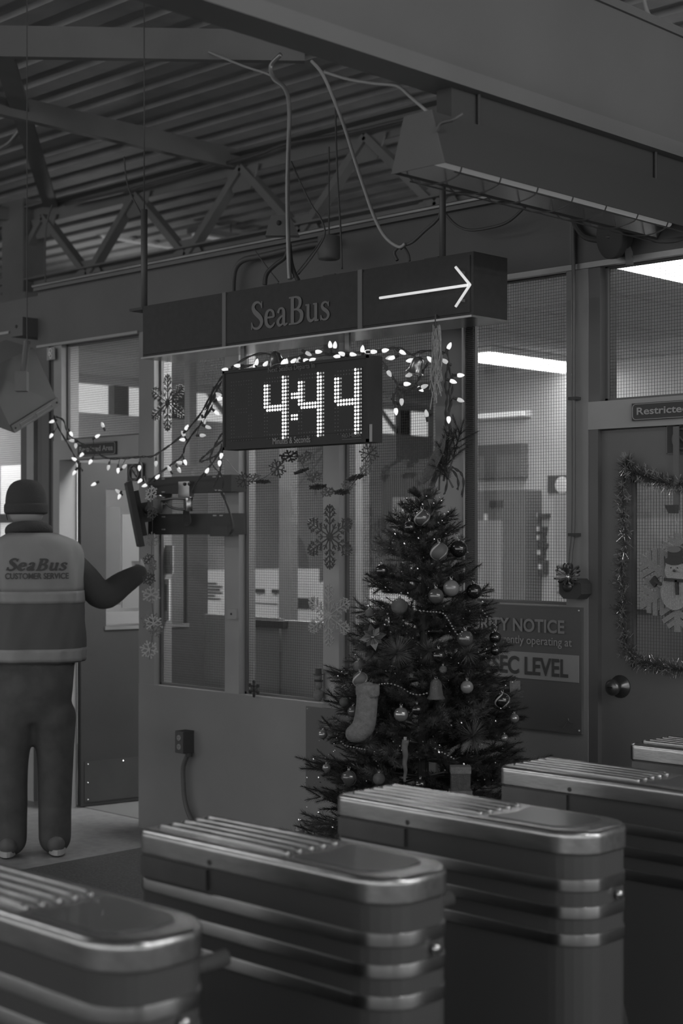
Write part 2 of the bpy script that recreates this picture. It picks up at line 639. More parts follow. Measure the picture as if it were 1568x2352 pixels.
# ---------------- room inside the booth
RX0, RX1, RY1, RZ = -9.2, -1.8, 8.67, 2.72
struct(B((RX0, 5.145, -.0), (RX1, 10.7, .004)).build('floor_inner', 'room_floor'))
struct(B((-7.4, RY1, 0), (RX1, RY1 + .1, RZ)).build('wall_inner_back', 'room_wall'))
struct(B((-7.5, RY1, 0), (-7.4, 10.7, RZ)).build('wall_inner_return', 'room_wall'))
struct(B((RX0, 10.7, 0), (-7.4, 10.8, RZ)).build('wall_inner_far', 'room_wall'))
struct(B((RX1, 5.145, 0), (RX1 + .1, RY1, RZ)).build('wall_inner_right', 'room_wall'))
wl = MB()
wl.box((RX0 - .1, 5.145, 0), (RX0, 10.7, 2.44))
wl.box((RX0 - .1, 5.145, 2.66), (RX0, 10.7, RZ))
struct(wl.build('wall_inner_left', 'room_wall'))
# clerestory lights in the left wall
ys = [5.2, 6.05, 7.05, 7.6, 8.3, 9.0, 9.6, 10.25, 10.7]
for i in range(len(ys) - 1):
    cw = struct_empty('window_%d' % (8 + i), (RX0, (ys[i] + ys[i + 1]) / 2, 2.44))
    B((RX0 - .08, ys[i] + .07, 2.44), (RX0 - .07, ys[i + 1] - .07, 2.66)).build('pane', 'window_glow', cw)
    B((RX0 - .10, ys[i + 1] - .07, 2.44), (RX0 + .0, ys[i + 1] + .07, 2.66)).build('mullion', 'room_dark', cw)
    MB().bar((RX0 - .05, ys[i] + .35, 2.67), (RX0 - .05, ys[i] + .62, 2.43), .03, .03).build('brace', 'room_dark', cw)
# suspended ceiling: tiles in a bright grid
ci = struct(B((RX0, 5.145, RZ + .012), (RX1, 10.7, RZ + .05)).build('ceiling_inner', 'white_item'))
tile = None
for i in range(12):
    for j in range(5):
        x, y = RX0 + .02 + i * .62, 5.16 + j * 1.22
        if x + .6 > RX1 or y > 10.4:
            continue
        if tile is None:
            tile = B((x, y, RZ - .004), (x + .59, y + 1.19, RZ + .012)).build('ceiling_tile', 'room_tile', ci)
            t0 = V((x, y, 0))
        else:
            o = bpy.data.objects.new('ceiling_tile', tile.data)
            COL.objects.link(o)
            o.parent = ci
            o.location = V((x, y, 0)) - t0
def room_lamp(x0, x1, y0, y1, label, z=RZ - .06, lm='tube_light'):
    t = thing('ceiling_light', label, 'ceiling light', ((x0 + x1) / 2, (y0 + y1) / 2, z), 'fluorescent lights inside the booth')
    B((x0 - .02, y0 - .02, z + .02), (x1 + .02, y1 + .02, z + .055)).build('housing', 'white_item', t)
    B((x0, y0, z), (x1, y1, z + .03)).build('diffuser', lm, t)
room_lamp(-6.28, -5.98, 7.45, 8.62, 'long lit ceiling light behind the window right of the tree')
room_lamp(-3.64, -3.36, 5.3, 6.9, 'bright ceiling light seen through the transom above the right door')
room_lamp(-6.4, -5.0, 5.35, 5.8, 'added fill light over the front desk, hidden by the hanging sign', lm='fill_panel_glow')  # panel kept out of sight, added to brighten the front of the room
room_lamp(-2.75, -2.45, 6.6, 8.4, 'added fill light at the back of the booth, out of view behind the closed door')  # no known fixture; added out of view to light the room
room_lamp(-8.95, -8.4, 5.22, 5.6, 'added fill light in the left corner of the booth above the glowing board', lm='fill_panel_glow')  # hidden panel added to lighten the left part of the room
a, b = at(1096, 960, 8.6), at(1201, 945, 8.6)
t = thing('wall_light', 'narrow lit wall light below the long ceiling light behind the right window', 'wall light', ((a.x + b.x) / 2, 8.63, a.z))
B((a.x - .03, 8.62, a.z - .01), (b.x + .02, 8.67, b.z + .01)).build('housing', 'white_item', t)
B((a.x, 8.59, a.z), (b.x, 8.62, b.z)).build('diffuser', 'window_glow', t)

# front desk panels and desk
dk = thing('front_desk', 'grey desk with tall front panels right behind the booth windows', 'desk', (-5.3, 5.5, .004))
B((-6.2, 5.30, .004), (-5.62, 5.34, 1.12)).build('front_panel', 'room_mid', dk)
B((-5.6, 5.30, .004), (-4.4, 5.34, 1.11)).build('front_panel', 'room_mid', dk)
B((-6.2, 5.34, .72), (-4.4, 5.95, .76)).build('desk_top', 'room_grey', dk)
B((-6.2, 5.9, .004), (-6.15, 5.94, .72)).build('leg', 'room_dark', dk)
B((-4.45, 5.9, .004), (-4.4, 5.94, .72)).build('leg', 'room_dark', dk)
tg = B((wx(577, 5.3), 5.27, wz(600, 1440, 5.29)), (wx(660, 5.3), 5.299, wz(600, 1424, 5.29))).build('dark_tray', 'room_dark')
tag(tg, 'flat black tray lying on the desk edge behind the second window', 'tray')
# the back counter with white cabinets
def inner_box(name, label, cat, pxa, pxb, pya, pyb, y, mat, depth=.4, zfloor=True, parts=None):
    xa, xb = wx(pxa, y), wx(pxb, y)
    zt = wz((pxa + pxb) / 2, pya, y)
    zb = .004 if zfloor else wz((pxa + pxb) / 2, pyb, y)
    t = thing(name, label, cat, ((xa + xb) / 2, y + depth / 2, zb))
    B((xa, y, zb), (xb, y + depth, zt)).build('body', mat, t)
    return t, xa, xb, zt, y
t, xa, xb, zt, yy = inner_box('file_cabinet', 'white file cabinet with a printed notice behind the left window', 'cabinet', 438, 522, 1310, 0, 7.2, 'white_item')
n_ = MB()
for k in range(6):
    n_.box((xa + .05, yy - .006, zt - .10 - k * .022), (xa + .05 + (.24, .3, .27, .3, .22, .28)[k], yy, zt - .088 - k * .022))
n_.build('notice_lines', 'print', t)
B((xa + .02, yy - .012, zt - .34), (xb - .05, yy, zt - .325)).build('drawer_gap', 'room_grey', t)
t, xa, xb, zt, yy = inner_box('file_cabinet', 'white file cabinet with two dark handles behind the second window', 'cabinet', 570, 638, 1308, 0, 7.2, 'white_item')
for k in (.08, .26):
    B((xa + k, yy - .02, zt - .16), (xa + k + .09, yy, zt - .135)).build('handle', 'room_dark', t)
B((xa, yy - .005, zt - .24), (xb, yy, zt - .232)).build('drawer_gap', 'room_grey', t)
t, xa, xb, zt, yy = inner_box('file_cabinet', 'white low cabinet holding a dark box, left of the pale snowflake', 'cabinet', 668, 745, 1340, 0, 7.2, 'white_item')
B((xa + .06, yy - .01, zt - .17), (xb - .1, yy, zt - .10)).build('slot', 'room_dark', t)
t, xa, xb, zt, yy = inner_box('white_cabinet', 'white cabinet top just left of the tree behind the third window', 'cabinet', 800, 860, 1340, 0, 7.2, 'white_item')
B((xa + .05, yy - .008, zt - .2), (xb - .05, yy, zt - .19)).build('drawer_gap', 'room_grey', t)
# upright posts inside
for a, b, lab in ((640, 668, 'grey steel post inside the booth behind the second window'), (812, 832, 'thin grey post inside the booth behind the third window'),
                  (424, 436, 'narrow grey post inside the booth behind the left window')):
    xa, xb = wx(a, 6.5), wx(b, 6.5)
    t = thing('room_post', lab, 'post', ((xa + xb) / 2, 6.5, .004))
    B((xa, 6.5, .004), (xb, 6.56, RZ - .01)).build('shaft', 'room_grey', t)
    B((xa - .03, 6.47, .004), (xb + .03, 6.59, .03)).build('base_plate', 'room_dark', t)
# dark inner door seen behind the tree
t, xa, xb, zt, yy = inner_box('inner_door', 'dark inner door with a small lit window behind the tree', 'door', 876, 985, 1088, 0, 8.58, 'room_dark', .06)
B((xa + .12, yy - .006, wz(930, 1240, yy)), (xb - .1, yy, wz(930, 1142, yy))).build('window_pane', 'room_tile', t)
# right window: screen, cabinet, board, phones
t = thing('wall_screen', 'dark flat screen hung on the back wall of the booth', 'screen', at(1150, 1100, 8.6))
a, b = at(1060, 1100, 8.6), at(1200, 1018, 8.6)
B((a.x, 8.58, a.z), (b.x, 8.66, b.z)).build('casing', 'room_grey', t)
B((a.x + .03, 8.575, a.z + .03), (b.x - .03, 8.58, b.z - .03)).build('panel', 'room_grey', t)
t, xa, xb, zt, yy = inner_box('tall_cabinet', 'tall grey cabinet with a pale side panel behind the right window', 'cabinet', 1050, 1207, 1127, 0, 8.48, 'room_grey', .18)
B((xa + .02, yy - .02, .3), (wx(1155, yy), yy, wz(1130, 1195, yy))).build('door', 'room_tile', t)
B((wx(1128, yy), yy - .02, wz(1140, 1165, yy)), (wx(1155, yy), yy, wz(1140, 1150, yy))).build('label_plate', 'room_dark', t)
MB().box((wx(1113, yy), yy - .012, wz(1113, 1195, yy)), (wx(1120, yy), yy - .0, wz(1113, 1180, yy))).build('sticker', 'white_item', t)
t, xa, xb, zt, yy = inner_box('equipment_rack', 'light grey equipment rack beside the column behind the right window', 'rack', 1272, 1340, 1135, 0, 8.48, 'room_tile', .18)
q = MB()
for k in range(5):
    q.box((xa + .03, yy - .008, zt - .5 - k * .045), (xb - .02, yy, zt - .48 - k * .045))
q.build('vents', 'room_grey', t)
B((xa - .03, yy + .05, zt - .62), (xa, yy + .15, zt - .05)).build('cable_duct', 'room_dark', t)
t = thing('wall_poster', 'dark picture poster on the back wall beside the column', 'poster', at(1285, 1132, 8.64))
a, b = at(1257, 1132, 8.65), at(1330, 1090, 8.65)
B((a.x, 8.65, a.z), (b.x, 8.668, b.z)).build('sheet', 'room_dark', t)
MB().ball(at(1290, 1114, 8.65), .06, 10, 6, (1, .1, 1)).build('picture', 'white_item', t)
for px0, px1, py0, py1, lab in ((1232, 1256, 1210, 1222, 'small grey wall panel under the paper'), (1234, 1254, 1226, 1246, 'small dark keypad on the booth back wall'),
                                (1218, 1258, 1248, 1256, 'narrow dark shelf under the keypad'), (1242, 1252, 1258, 1282, 'dark cradle under the narrow shelf'),
                                (1218, 1235, 1287, 1318, 'left one of the two dark wall phones'), (1241, 1258, 1287, 1318, 'right one of the two dark wall phones'),
                                (1218, 1262, 1180, 1188, 'thin dark strip above the wall phones')):
    a, b = at(px0, py1, 8.66), at(px1, py0, 8.66)
    t = thing('wall_device', lab, 'wall device', ((a.x + b.x) / 2, 8.64, a.z))
    B((a.x, 8.615, a.z), (b.x, 8.67, b.z)).build('casing', 'room_dark', t)
    c = (a + b) / 2
    B((c.x - .012, 8.605, c.z - .012), (c.x + .012, 8.615, c.z + .02)).build('button', 'white_item', t)
t = thing('shade_panel', 'grey panel added to darken the view through the right door window', 'added panel', (-3.3, 6.05, .004))  # grey panel put in to darken what the door window shows
B((-4.25, 6.0, .03), (-2.2, 6.05, 1.9)).build('panel', 'room_grey', t)
B((-4.27, 5.99, .004), (-4.23, 6.06, 1.92)).build('edge_post', 'room_mid', t)
B((-4.25, 5.985, 1.9), (-2.2, 6.065, 1.93)).build('top_rail', 'room_mid', t)
B((-4.0, 5.99, 1.2), (-3.55, 6.0, 1.62)).build('pinned_sheet', 'room_mid', t)
# pinned papers behind the left window, inside
for a_, b_, c_, d_, y_, mm, lab in ((371, 388, 1253, 1318, 5.075, 'room_tile', 'framed paper notice taped behind the left window'),
                                    (372, 380, 1330, 1424, 5.075, 'white_item', 'narrow white binder spine standing behind the left window')):
    a, b = at(a_, d_, y_), at(b_ + 8, c_, y_)
    t = thing('window_notice', lab, 'notice', ((a.x + b.x) / 2, y_, a.z))
    B((a.x, y_, a.z), (b.x, y_ + .01, b.z)).build('sheet', mm, t)
    B((a.x + .015, y_ - .004, a.z + .05), (b.x - .015, y_, b.z - .03)).build('print', 'room_mid', t)

# ---------------- open door (left) swung into the booth
H = V((-7.075, 5.125, .004))
de = V((.19, .98, 0)).normalized()
dn = V((de.y, -de.x, 0))
door = struct_empty('door_1', H)
def dbox(s0, s1, z0, z1, n0, n1, name, mat, par):
    c = H + de * ((s0 + s1) / 2) + dn * ((n0 + n1) / 2)
    c.z = (z0 + z1) / 2
    return MB().obox(c, (de, dn, UP), ((s1 - s0) / 2, (n1 - n0) / 2, (z1 - z0) / 2)).build(name, mat, par)
dm = MB()
def dadd(s0, s1, z0, z1, n0, n1):
    c = H + de * ((s0 + s1) / 2) + dn * ((n0 + n1) / 2)
    c.z = (z0 + z1) / 2
    dm.obox(c, (de, dn, UP), ((s1 - s0) / 2, (n1 - n0) / 2, (z1 - z0) / 2))
dw0, dw1, dz0, dz1 = .155, .68, 1.02, 1.80
dadd(0, dw0, .01, 1.95, -.022, .022)
dadd(dw1, .82, .01, 1.95, -.022, .022)
dadd(dw0, dw1, .01, dz0, -.022, .022)
dadd(dw0, dw1, dz1, 1.95, -.022, .022)
dm.build('door_leaf', 'door_shade_left', door)
pn = dbox(dw0, dw1, dz0, dz1, -.003, .003, 'pane', 'glass', door)
fr = MB()
dbox(dw0 - .01, dw1 + .01, dz0 - .02, dz0, .018, .03, 'window_bead', 'galv', door)
kp = dbox(.02, .80, .03, .26, .022, .026, 'kick_plate', 'kick_plate', door)
for s_, z_ in ((.04, .245), (.26, .245), (.52, .245), (.04, .14), (.04, .045), (.4, .045), (.76, .045), (.76, .245)):
    c = H + de * s_ + dn * .028
    c.z = z_
    MB().ball(c, .0055, 8, 5).build('bolt', 'steel_bright', kp)
for s0, s1, z0, z1, mat_n in ((.165, .26, 1.14, 1.70, 'room_grey'), (.27, .5, 1.12, 1.66, 'room_mid'), (.33, .46, 1.26, 1.39, 'paper'), (.16, .5, 1.03, 1.10, 'room_tile')):
    sh = dbox(s0, s1, z0, z1, -.012, -.006, 'paper_sheet', mat_n, door)
    if mat_n == 'paper':
        c = H + de * (s0 + .02) + dn * .0
        c.z = 1.35
        letters('lettering', TXT[('Please', .02)], c, de, UP, .09, .022, 'print', door)
# upper sticker: no-entry hand symbol on the head of the door opening
t = thing('hand_sign', 'dark square sign with a pale hand in a barred ring above the monitor', 'sign', (wx(308, 4.98), 4.985, wz(308, 1108, 4.985)))
a, b = at(293, 1108, 4.985), at(323, 1063, 4.985)
B((a.x, 4.98, a.z), (b.x + .02, 4.99, b.z)).build('plate', 'black', t)
q = MB()
for c0, c1 in (((a.x, a.z), (b.x + .02, a.z + .004)), ((a.x, b.z - .004), (b.x + .02, b.z)), ((a.x, a.z), (a.x + .004, b.z)), ((b.x + .016, a.z), (b.x + .02, b.z))):
    q.box((c0[0], 4.978, c0[1]), (c1[0], 4.98, c1[1]))
q.build('border', 'letter_bright', t)
cx, cz = (a.x + b.x + .02) / 2, (a.z + b.z) / 2
q = MB()
q.tube([(cx + math.cos(k / 20 * 2 * PI) * .04, 4.977, cz + math.sin(k / 20 * 2 * PI) * .04) for k in range(20)], .006, 6, True)
q.bar((cx - .028, 4.974, cz + .028), (cx + .028, 4.974, cz - .028), .004, .008, NEG)
q.build('ring', 'black_gloss', t)
q = MB()
q.box((cx - .018, 4.976, cz - .03), (cx + .018, 4.979, cz + .004))
for k in range(4):
    q.box((cx - .018 + k * .0095, 4.976, cz), (cx - .011 + k * .0095, 4.979, cz + (.024, .03, .028, .022)[k]))
q.box((cx + .018, 4.976, cz - .015), (cx + .026, 4.979, cz + .008))
q.build('hand_symbol', 'letter_mid', t)

# "Restricted Area" plates
def plate_xz(x0, x1, z0, z1, lab, mat):
    t = thing('door_sign', lab, 'sign', ((x0 + x1) / 2, 4.99, z0))
    B((x0, 4.988, z0), (x1, 5.0, z1)).build('plate', 'black', t)
    q = MB()
    pts = []
    r = .014
    for cx, cz, a0 in ((x1 - r - .004, z1 - r - .004, 0), (x0 + r + .004, z1 - r - .004, 90), (x0 + r + .004, z0 + r + .004, 180), (x1 - r - .004, z0 + r + .004, 270)):
        for k in range(4):
            an = math.radians(a0 + k * 30)
            pts.append((cx + r * math.cos(an), 4.987, cz + r * math.sin(an)))
    q.tube(pts, .0016, 5, True)
    q.build('border', mat, t)
    letters('lettering', TXT[('Restricted Area', .02)], (x0 + (x1 - x0) * .06, 4.987, z0 + (z1 - z0) * .32), X, Z, (x1 - x0) * .88, (z1 - z0) * .42, mat, t)
a, b = at(178, 1046, 4.99), at(266, 1014, 4.99)
plate_xz(a.x, b.x, wz(222, 1046, 4.99), wz(222, 1016, 4.99), 'small black Restricted Area plate above the open door', 'letter_mid')
a, b = at(1451, 967, 4.99), at(1451, 927, 4.99)
plate_xz(a.x, a.x + .40, a.z, b.z, 'black Restricted Area plate above the closed right door', 'letter_mid')

# ---------------- closed door (right)
d2 = struct_empty('door_2', (-3.0, 5.05, 0))
x0, x1 = -3.475, -2.57
gx0, gx1, gz0, gz1 = -3.34, -2.72, 1.03, 1.76
q = MB()
for a, b in (((x0, 5.03, .01), (gx0, 5.075, 1.955)), ((gx1, 5.03, .01), (x1, 5.075, 1.955)), ((gx0, 5.03, .01), (gx1, 5.075, gz0)), ((gx0, 5.03, gz1), (gx1, 5.075, 1.955))):
    q.box(a, b)
q.build('door_leaf', 'door_lift_right', d2)
w7 = window('window_7', gx0, gx1, gz0, gz1, 5.055)
kb = at(1415, 1578, 5.0)
kn = MB().lathe([(.045, 0), (.045, .006), (.016, .012), (.014, .035), (.024, .04), (.031, .05), (.031, .062), (.022, .07), (.002, .071)], (kb.x, 5.03, kb.z), NEG, 20).build('door_knob', 'steel_dark', d2, True)
B((kb.x - .012, 4.955, kb.z - .003), (kb.x + .012, 4.9585, kb.z + .003)).build('thumb_turn', 'steel_bright', d2)
# square sign at the top of the right door, partly hidden by the wreath hanger
a, b = at(1533, 1043, 5.028), at(1533, 977, 5.028)
t = thing('no_entry_sign', 'square dark sign with pale outline behind the wreath hanger', 'sign', (a.x + .06, 5.02, a.z))
B((a.x, 5.022, a.z), (a.x + .125, 5.03, b.z)).build('plate', 'black', t)
q = MB()
for c0, c1 in (((a.x, a.z), (a.x + .125, a.z + .003)), ((a.x, b.z - .003), (a.x + .125, b.z)), ((a.x, a.z), (a.x + .003, b.z)), ((a.x + .122, a.z), (a.x + .125, b.z))):
    q.box((c0[0], 5.02, c0[1]), (c1[0], 5.022, c1[1]))
q.build('border', 'letter_dim', t)
cx, cz = a.x + .066, (a.z + b.z) / 2
MB().tube([(cx + math.cos(k / 20 * 2 * PI) * .038, 5.019, cz + math.sin(k / 20 * 2 * PI) * .038) for k in range(20)], .005, 6, True).bar((cx - .027, 5.018, cz + .027), (cx + .027, 5.018, cz - .027), .004, .008, NEG).build('ring', 'letter_dim', t)

# ---------------- wall stretch left of the open door
ls = MB()
ls.box((-7.3, 5.0, 0), (-7.15, 5.12, zT))
ls.box((-7.62, 5.1, 0), (-7.3, 5.2, 2.93))
ls.box((-12, 5.1, 0), (-7.62, 5.2, .9))
ls.box((-12, 5.1, 2.28), (-7.62, 5.2, 2.93))
struct(ls.build('wall_front_left', 'fascia_paint'))
struct(B((-7.50, 5.06, 0), (-7.43, 5.11, 2.28)).build('trim_13', 'frame_paint'))
struct(B((-7.235, 4.985, 0), (-7.17, 5.01, 2.6)).build('trim_14', 'frame_dark'))
window('window_16', -9.2, -7.62, .9, 2.28, 5.15)
t = thing('glowing_board', 'self-glowing white board behind the far left window', 'board', (-8.2, 5.7, 1.3))
B((-8.75, 5.7, 1.3), (-7.9, 5.72, 2.0)).build('sheet', 'window_glow', t)  # sheet glows by itself in place of light falling on it
B((-8.75, 5.69, 1.62), (-7.9, 5.70, 1.68)).build('rail', 'room_dark', t)

# small things high on the left wall
a, b = at(108, 828, 4.98), at(125, 797, 4.98)
t = thing('picture_sticker', 'small bright picture sticker on the post under the fascia at far left', 'sticker', ((a.x + b.x) / 2, 4.98, a.z))
B((a.x, 4.978, a.z), (b.x, 4.985, b.z)).build('sheet', 'room_mid', t)
q = MB()
for k, (fx, fz, r_) in enumerate(((.55, .72, .014), (.4, .5, .01), (.6, .3, .012))):
    c_ = V((a.x + (b.x - a.x) * fx, 4.976, a.z + (b.z - a.z) * fz))
    q.tube([c_ + V((math.cos(i_ / 8 * 2 * PI) * r_, 0, math.sin(i_ / 8 * 2 * PI) * r_)) for i_ in range(8)], .003, 5, True)
q.build('swirls', 'paper', t)
for k, (x0_, x1_, y0_, y1_) in enumerate(((-30, 19, 774, 760), (7, 19, 813, 796))):
    a, b = at(x0_, y0_, 5.09), at(x1_, y1_, 5.09)
    t = struct_empty('window_%d' % (17 + k), ((a.x + b.x) / 2, 5.09, a.z))
    B((a.x, 5.092, min(a.z, b.z)), (b.x, 5.098, max(a.z, b.z))).build('pane', 'window_glow' if k else 'room_tile', t)
# ================================================================== ROOF STEEL
ZB = 4.1
YT = 6.95
def steel(name, label, cat, mb, mat='roof_steel', group=None):
    return tag(mb.build(name, mat), label, cat, group)
# truss parallel to the wall, behind it
tr = thing('roof_truss', 'steel roof truss running above and behind the booth wall', 'truss', (-7, YT, 3.45))
def angle_bar(name, a, b, par, wd=.09):
    q = MB()
    q.bar(a, b, .012, wd, UP)
    a2, b2 = V(a) + V((0, -.05, wd / 2)), V(b) + V((0, -.05, wd / 2))
    q.bar(a2, b2, .09, .012, UP)
    q.build(name, 'roof_steel', par)
angle_bar('top_chord', (-16, YT, 4.06), (-2, YT, 4.06), tr, .13)
angle_bar('bottom_chord', (-16, YT, 3.5), (-2, YT, 3.5), tr, .11)
xs = -10.6
k = 0
while xs < -2.5:
    a, b = (xs, YT - .02, 3.5), (xs + .58, YT - .02, 4.03)
    c = (xs + 1.16, YT - .02, 3.5)
    MB().bar(a, b, .05, .075, NEG).build('web_bar', 'roof_steel', tr)
    MB().bar(b, c, .05, .075, NEG).build('web_bar', 'roof_steel', tr)
    q = MB().prism([(-.17, 0), (.17, 0), (.09, -.16), (-.09, -.16)], (xs + .58, YT - .035, 4.03), X, Z, Y, .012)
    q.build('gusset_plate', 'roof_steel', tr)
    q = MB().prism([(-.09, .16), (.09, .16), (.2, 0), (-.2, 0)], (xs, YT - .035, 3.46), X, Z, Y, .012)
    q.build('gusset_plate', 'roof_steel', tr)
    xs += 1.16
# left end post of the truss with a second truss turning away
t = thing('roof_post', 'dark steel post under the truss at the far left', 'post', (-10.35, YT, 0))
MB().box((-10.5, YT - .1, 0), (-10.2, YT + .1, 4.2)).build('shaft', 'roof_steel', t)
MB().box((-10.62, YT - .16, 3.28), (-10.08, YT + .16, 3.44)).build('bracket', 'roof_steel', t)
angle_bar('outer_chord', (-16, YT - .5, 3.98), (-10.4, YT, 3.98), tr, .08)
for i, (a, b, lab, wd, ht) in enumerate((
        ((-7.78, 3.9, ZB), (-7.78, YT, ZB), 'straight roof beam running back to the truss at upper left', .06, .13),
        ((-6.8, 4.42, ZB), (-5.72, 5.58, ZB), 'short level roof brace below the big painted beam', .05, .16),
        ((-6.8, 4.42, ZB), (-9.9, 6.9, ZB), 'long diagonal roof brace crossing the upper left corner', .11, .03),
        ((-11.2, 3.9, ZB), (-10.4, YT, ZB), 'far left roof beam running back beside the post', .05, .1),
        ((-16, 10.2, 4.0), (-3, 10.2, 4.0), 'far roof girder behind the truss', .06, .22),
        ((-16, 13.5, 3.6), (-3, 13.5, 3.6), 'farthest low girder behind the truss', .06, .25),
        ((-12.4, 5.3, 3.15), (-10.6, 6.8, 3.95), 'sloping strut at the far left edge under the roof', .05, .1))):
    steel('roof_beam', lab, 'beam', MB().bar(a, b, wd, ht), group='roof steel')
# far lit trough lamps seen through the truss
for i, (px, py, l, lab) in enumerate(((320, 530, 1.1, 'far lit lamp behind the truss, left of the hanging pole'), (530, 555, .9, 'far lit lamp behind the truss, right of the hanging pole'),
                                      (350, 562, 1.2, 'lower far lit lamp just above the wall rail'), (20, 625, .8, 'bright far lamp at the left edge below the truss')
                                      )):
    p = at(px, py, 9.2)
    t = thing('far_lamp', lab, 'lamp', p, 'far lamps behind the truss')
    MB().bar(p - Y * l / 2 + Z * .04, p + Y * l / 2 + Z * .04, .16, .05).build('reflector', 'galv', t)
    MB().tube([p - Y * l / 2, p + Y * l / 2], .015, 8).build('tube', 'lamp_tube', t)
    MB().tube([p + Z * .05, V((p.x, p.y, 4.36))], .006, 6).build('hanger', 'cable_dark', t)

# painted box beam at the upper right, square to the wall
bt = thing('painted_beam', 'large smooth painted beam crossing the upper right of the hall', 'beam', (-3.0, 1.5, 2.93))
bx = -3.0
B((bx - .03, -6, 2.97), (bx, 9, 3.36)).build('web', 'beam_paint', bt)
B((bx - .115, -6, 2.92), (bx + .012, 9, 2.972)).build('bottom_flange', 'beam_lip', bt)
B((bx - .115, -6, 3.36), (bx + .012, 9, 3.39)).build('top_flange', 'beam_paint', bt)
B((bx - .115, -6, 2.972), (bx - .09, 9, 3.36)).build('back_web', 'beam_paint', bt)
# trough heater lamp hung under the beam
lt = thing('trough_lamp', 'long trough lamp with wire guard hung under the painted beam', 'lamp', (bx - .02, 4.2, 2.64))
ly0, ly1 = 3.46, 4.93
cx = bx - .055
lz = 2.655
def trough(mb, y0, y1, wt, wb, z0, z1, th):
    for s in (-1, 1):
        mb.add([(cx + s * wb, y0, z0), (cx + s * wt, y0, z1), (cx + s * wt, y1, z1), (cx + s * wb, y1, z0),
                (cx + s * (wb - th), y0, z0), (cx + s * (wt - th), y0, z1 - th), (cx + s * (wt - th), y1, z1 - th), (cx + s * (wb - th), y1, z0)],
               [(0, 1, 2, 3), (4, 7, 6, 5), (0, 4, 5, 1), (3, 2, 6, 7), (0, 3, 7, 4), (1, 5, 6, 2)])
    mb.box((cx - wt, y0, z1 - th), (cx + wt, y1, z1))
q = MB()
trough(q, ly0, ly1, .05, .105, lz, lz + .165, .004)
q.build('hood', 'black', lt)
for y, nm in ((ly0 - .004, 'end_plate'), (ly1, 'end_plate')):
    q = MB().prism([(-.107, 0), (.107, 0), (.055, .168), (-.055, .168)], (cx, y, lz - .002), X, Z, Y, .004)
    q.build(nm, 'fascia_paint', lt)
q = MB()
trough(q, ly0 + .01, ly1 - .01, .03, .098, lz + .006, lz + .09, .003)
q.build('reflector', 'steel_bright', lt)
MB().tube([(cx - .03, ly0 + .03, lz + .045), (cx - .03, ly1 - .03, lz + .045)], .012, 10).build('tube', 'lamp_tube', lt)  # lamp is off; faint tube glow stands in for reflections in the trough
gq = MB()
for k in range(8):
    y = ly0 + .08 + k * .19
    gq.tube(smoothpath([(cx - .104, y, lz), (cx - .08, y + .01, lz - .02), (cx, y + .02, lz - .03), (cx + .08, y + .01, lz - .02), (cx + .104, y, lz)], 3), .0025, 5)
for dx in (-.09, .09):
    gq.tube([(cx + dx, ly0 + .06, lz - .015), (cx + dx, ly1 - .03, lz - .015)], .0025, 5)
gq.build('wire_guard', 'steel_dark', lt)
B((cx - .03, ly0 + .12, lz + .164), (cx + .03, ly1, 2.93)).build('mounting_channel', 'black', lt)
for y in (3.7, 4.7):
    MB().tube([(cx + .04, y, lz + .16), (cx + .04, y, 2.93)], .006, 6).build('hanger', 'black', lt)
q = MB().tube(smoothpath([at(1062, 262, 3.47), at(1040, 275, 3.45), at(1015, 282, 3.45), at(1003, 300, 3.452)], 4), .006, 6)
q.build('flex_lead', 'cable_dark', lt)

# CCTV style horn on the wall at the right
hp = at(1432, 545, 5.0)
t = thing('horn_speaker', 'round dark horn loudspeaker mounted high at right above the transom', 'loudspeaker', (hp.x, 4.9, hp.z - .1))
c = V((hp.x + .02, 4.98, hp.z))
n_ = (V((-.35, -1, -.15))).normalized()
MB().lathe([(.05, 0), (.055, .03), (.085, .05), (.085, .075), (.078, .08)], c, n_, 24).build('rim', 'black', t, True)
MB().lathe([(.07, .078), (.05, .06), (.03, .055), (.012, .07), (.004, .09)], c, n_, 20).build('horn', 'black_gloss', t, True)
MB().bar(c + V((0, .02, -.03)), c + V((.02, .0, -.115)), .03, .008).build('bracket', 'galv', t)
MB().tube(smoothpath([at(1312, 470, 4.98), at(1318, 510, 4.97), at(1345, 545, 4.97), at(1392, 552, 4.96)], 5), .012, 8).build('feed_hose', 'black', t)

# ================================================================== CABLES AND CONDUITS
def cable(name, label, pts, r, mat, cat='cable', n=6):
    return tag(MB().tube(smoothpath(pts, 8), r, n).build(name, mat, None, True), label, cat)
def C(lst, Yp):
    return [at(x, y, Yp) for x, y in lst]
cable('flexible_conduit', 'ribbed flexible conduit dropping from the roof to the middle of the sign', C([(645, 125), (622, 150), (628, 180), (655, 205), (664, 250), (662, 340), (660, 430), (661, 520), (663, 600), (665, 642)], 4.62), .011, 'galv', 'conduit')
cable('power_cable', 'pale cable swooping from the beam down to the loop above the sign', C([(715, 140), (740, 170), (765, 225), (790, 290), (812, 360), (835, 430), (860, 500), (885, 545), (915, 567), (930, 560)], 4.55), .0075, 'cable_light')
cable('power_cable', 'thin pale cable running under the beam towards the trough lamp', C([(745, 165), (800, 182), (860, 192), (912, 198), (945, 225), (983, 258)], 3.6), .006, 'cable_light')
cable('power_cable', 'dark cable rising from the sign loop to the short pole', C([(912, 598), (905, 580), (918, 566), (945, 557), (975, 530), (1000, 508), (1012, 485), (1016, 410)], 4.56), .007, 'cable_dark')
cable('power_cable', 'dark cable sagging from the short pole along the wall top', C([(1020, 488), (1045, 515), (1075, 528), (1115, 525), (1165, 510), (1205, 475), (1230, 445)], 4.9), .006, 'cable_dark')
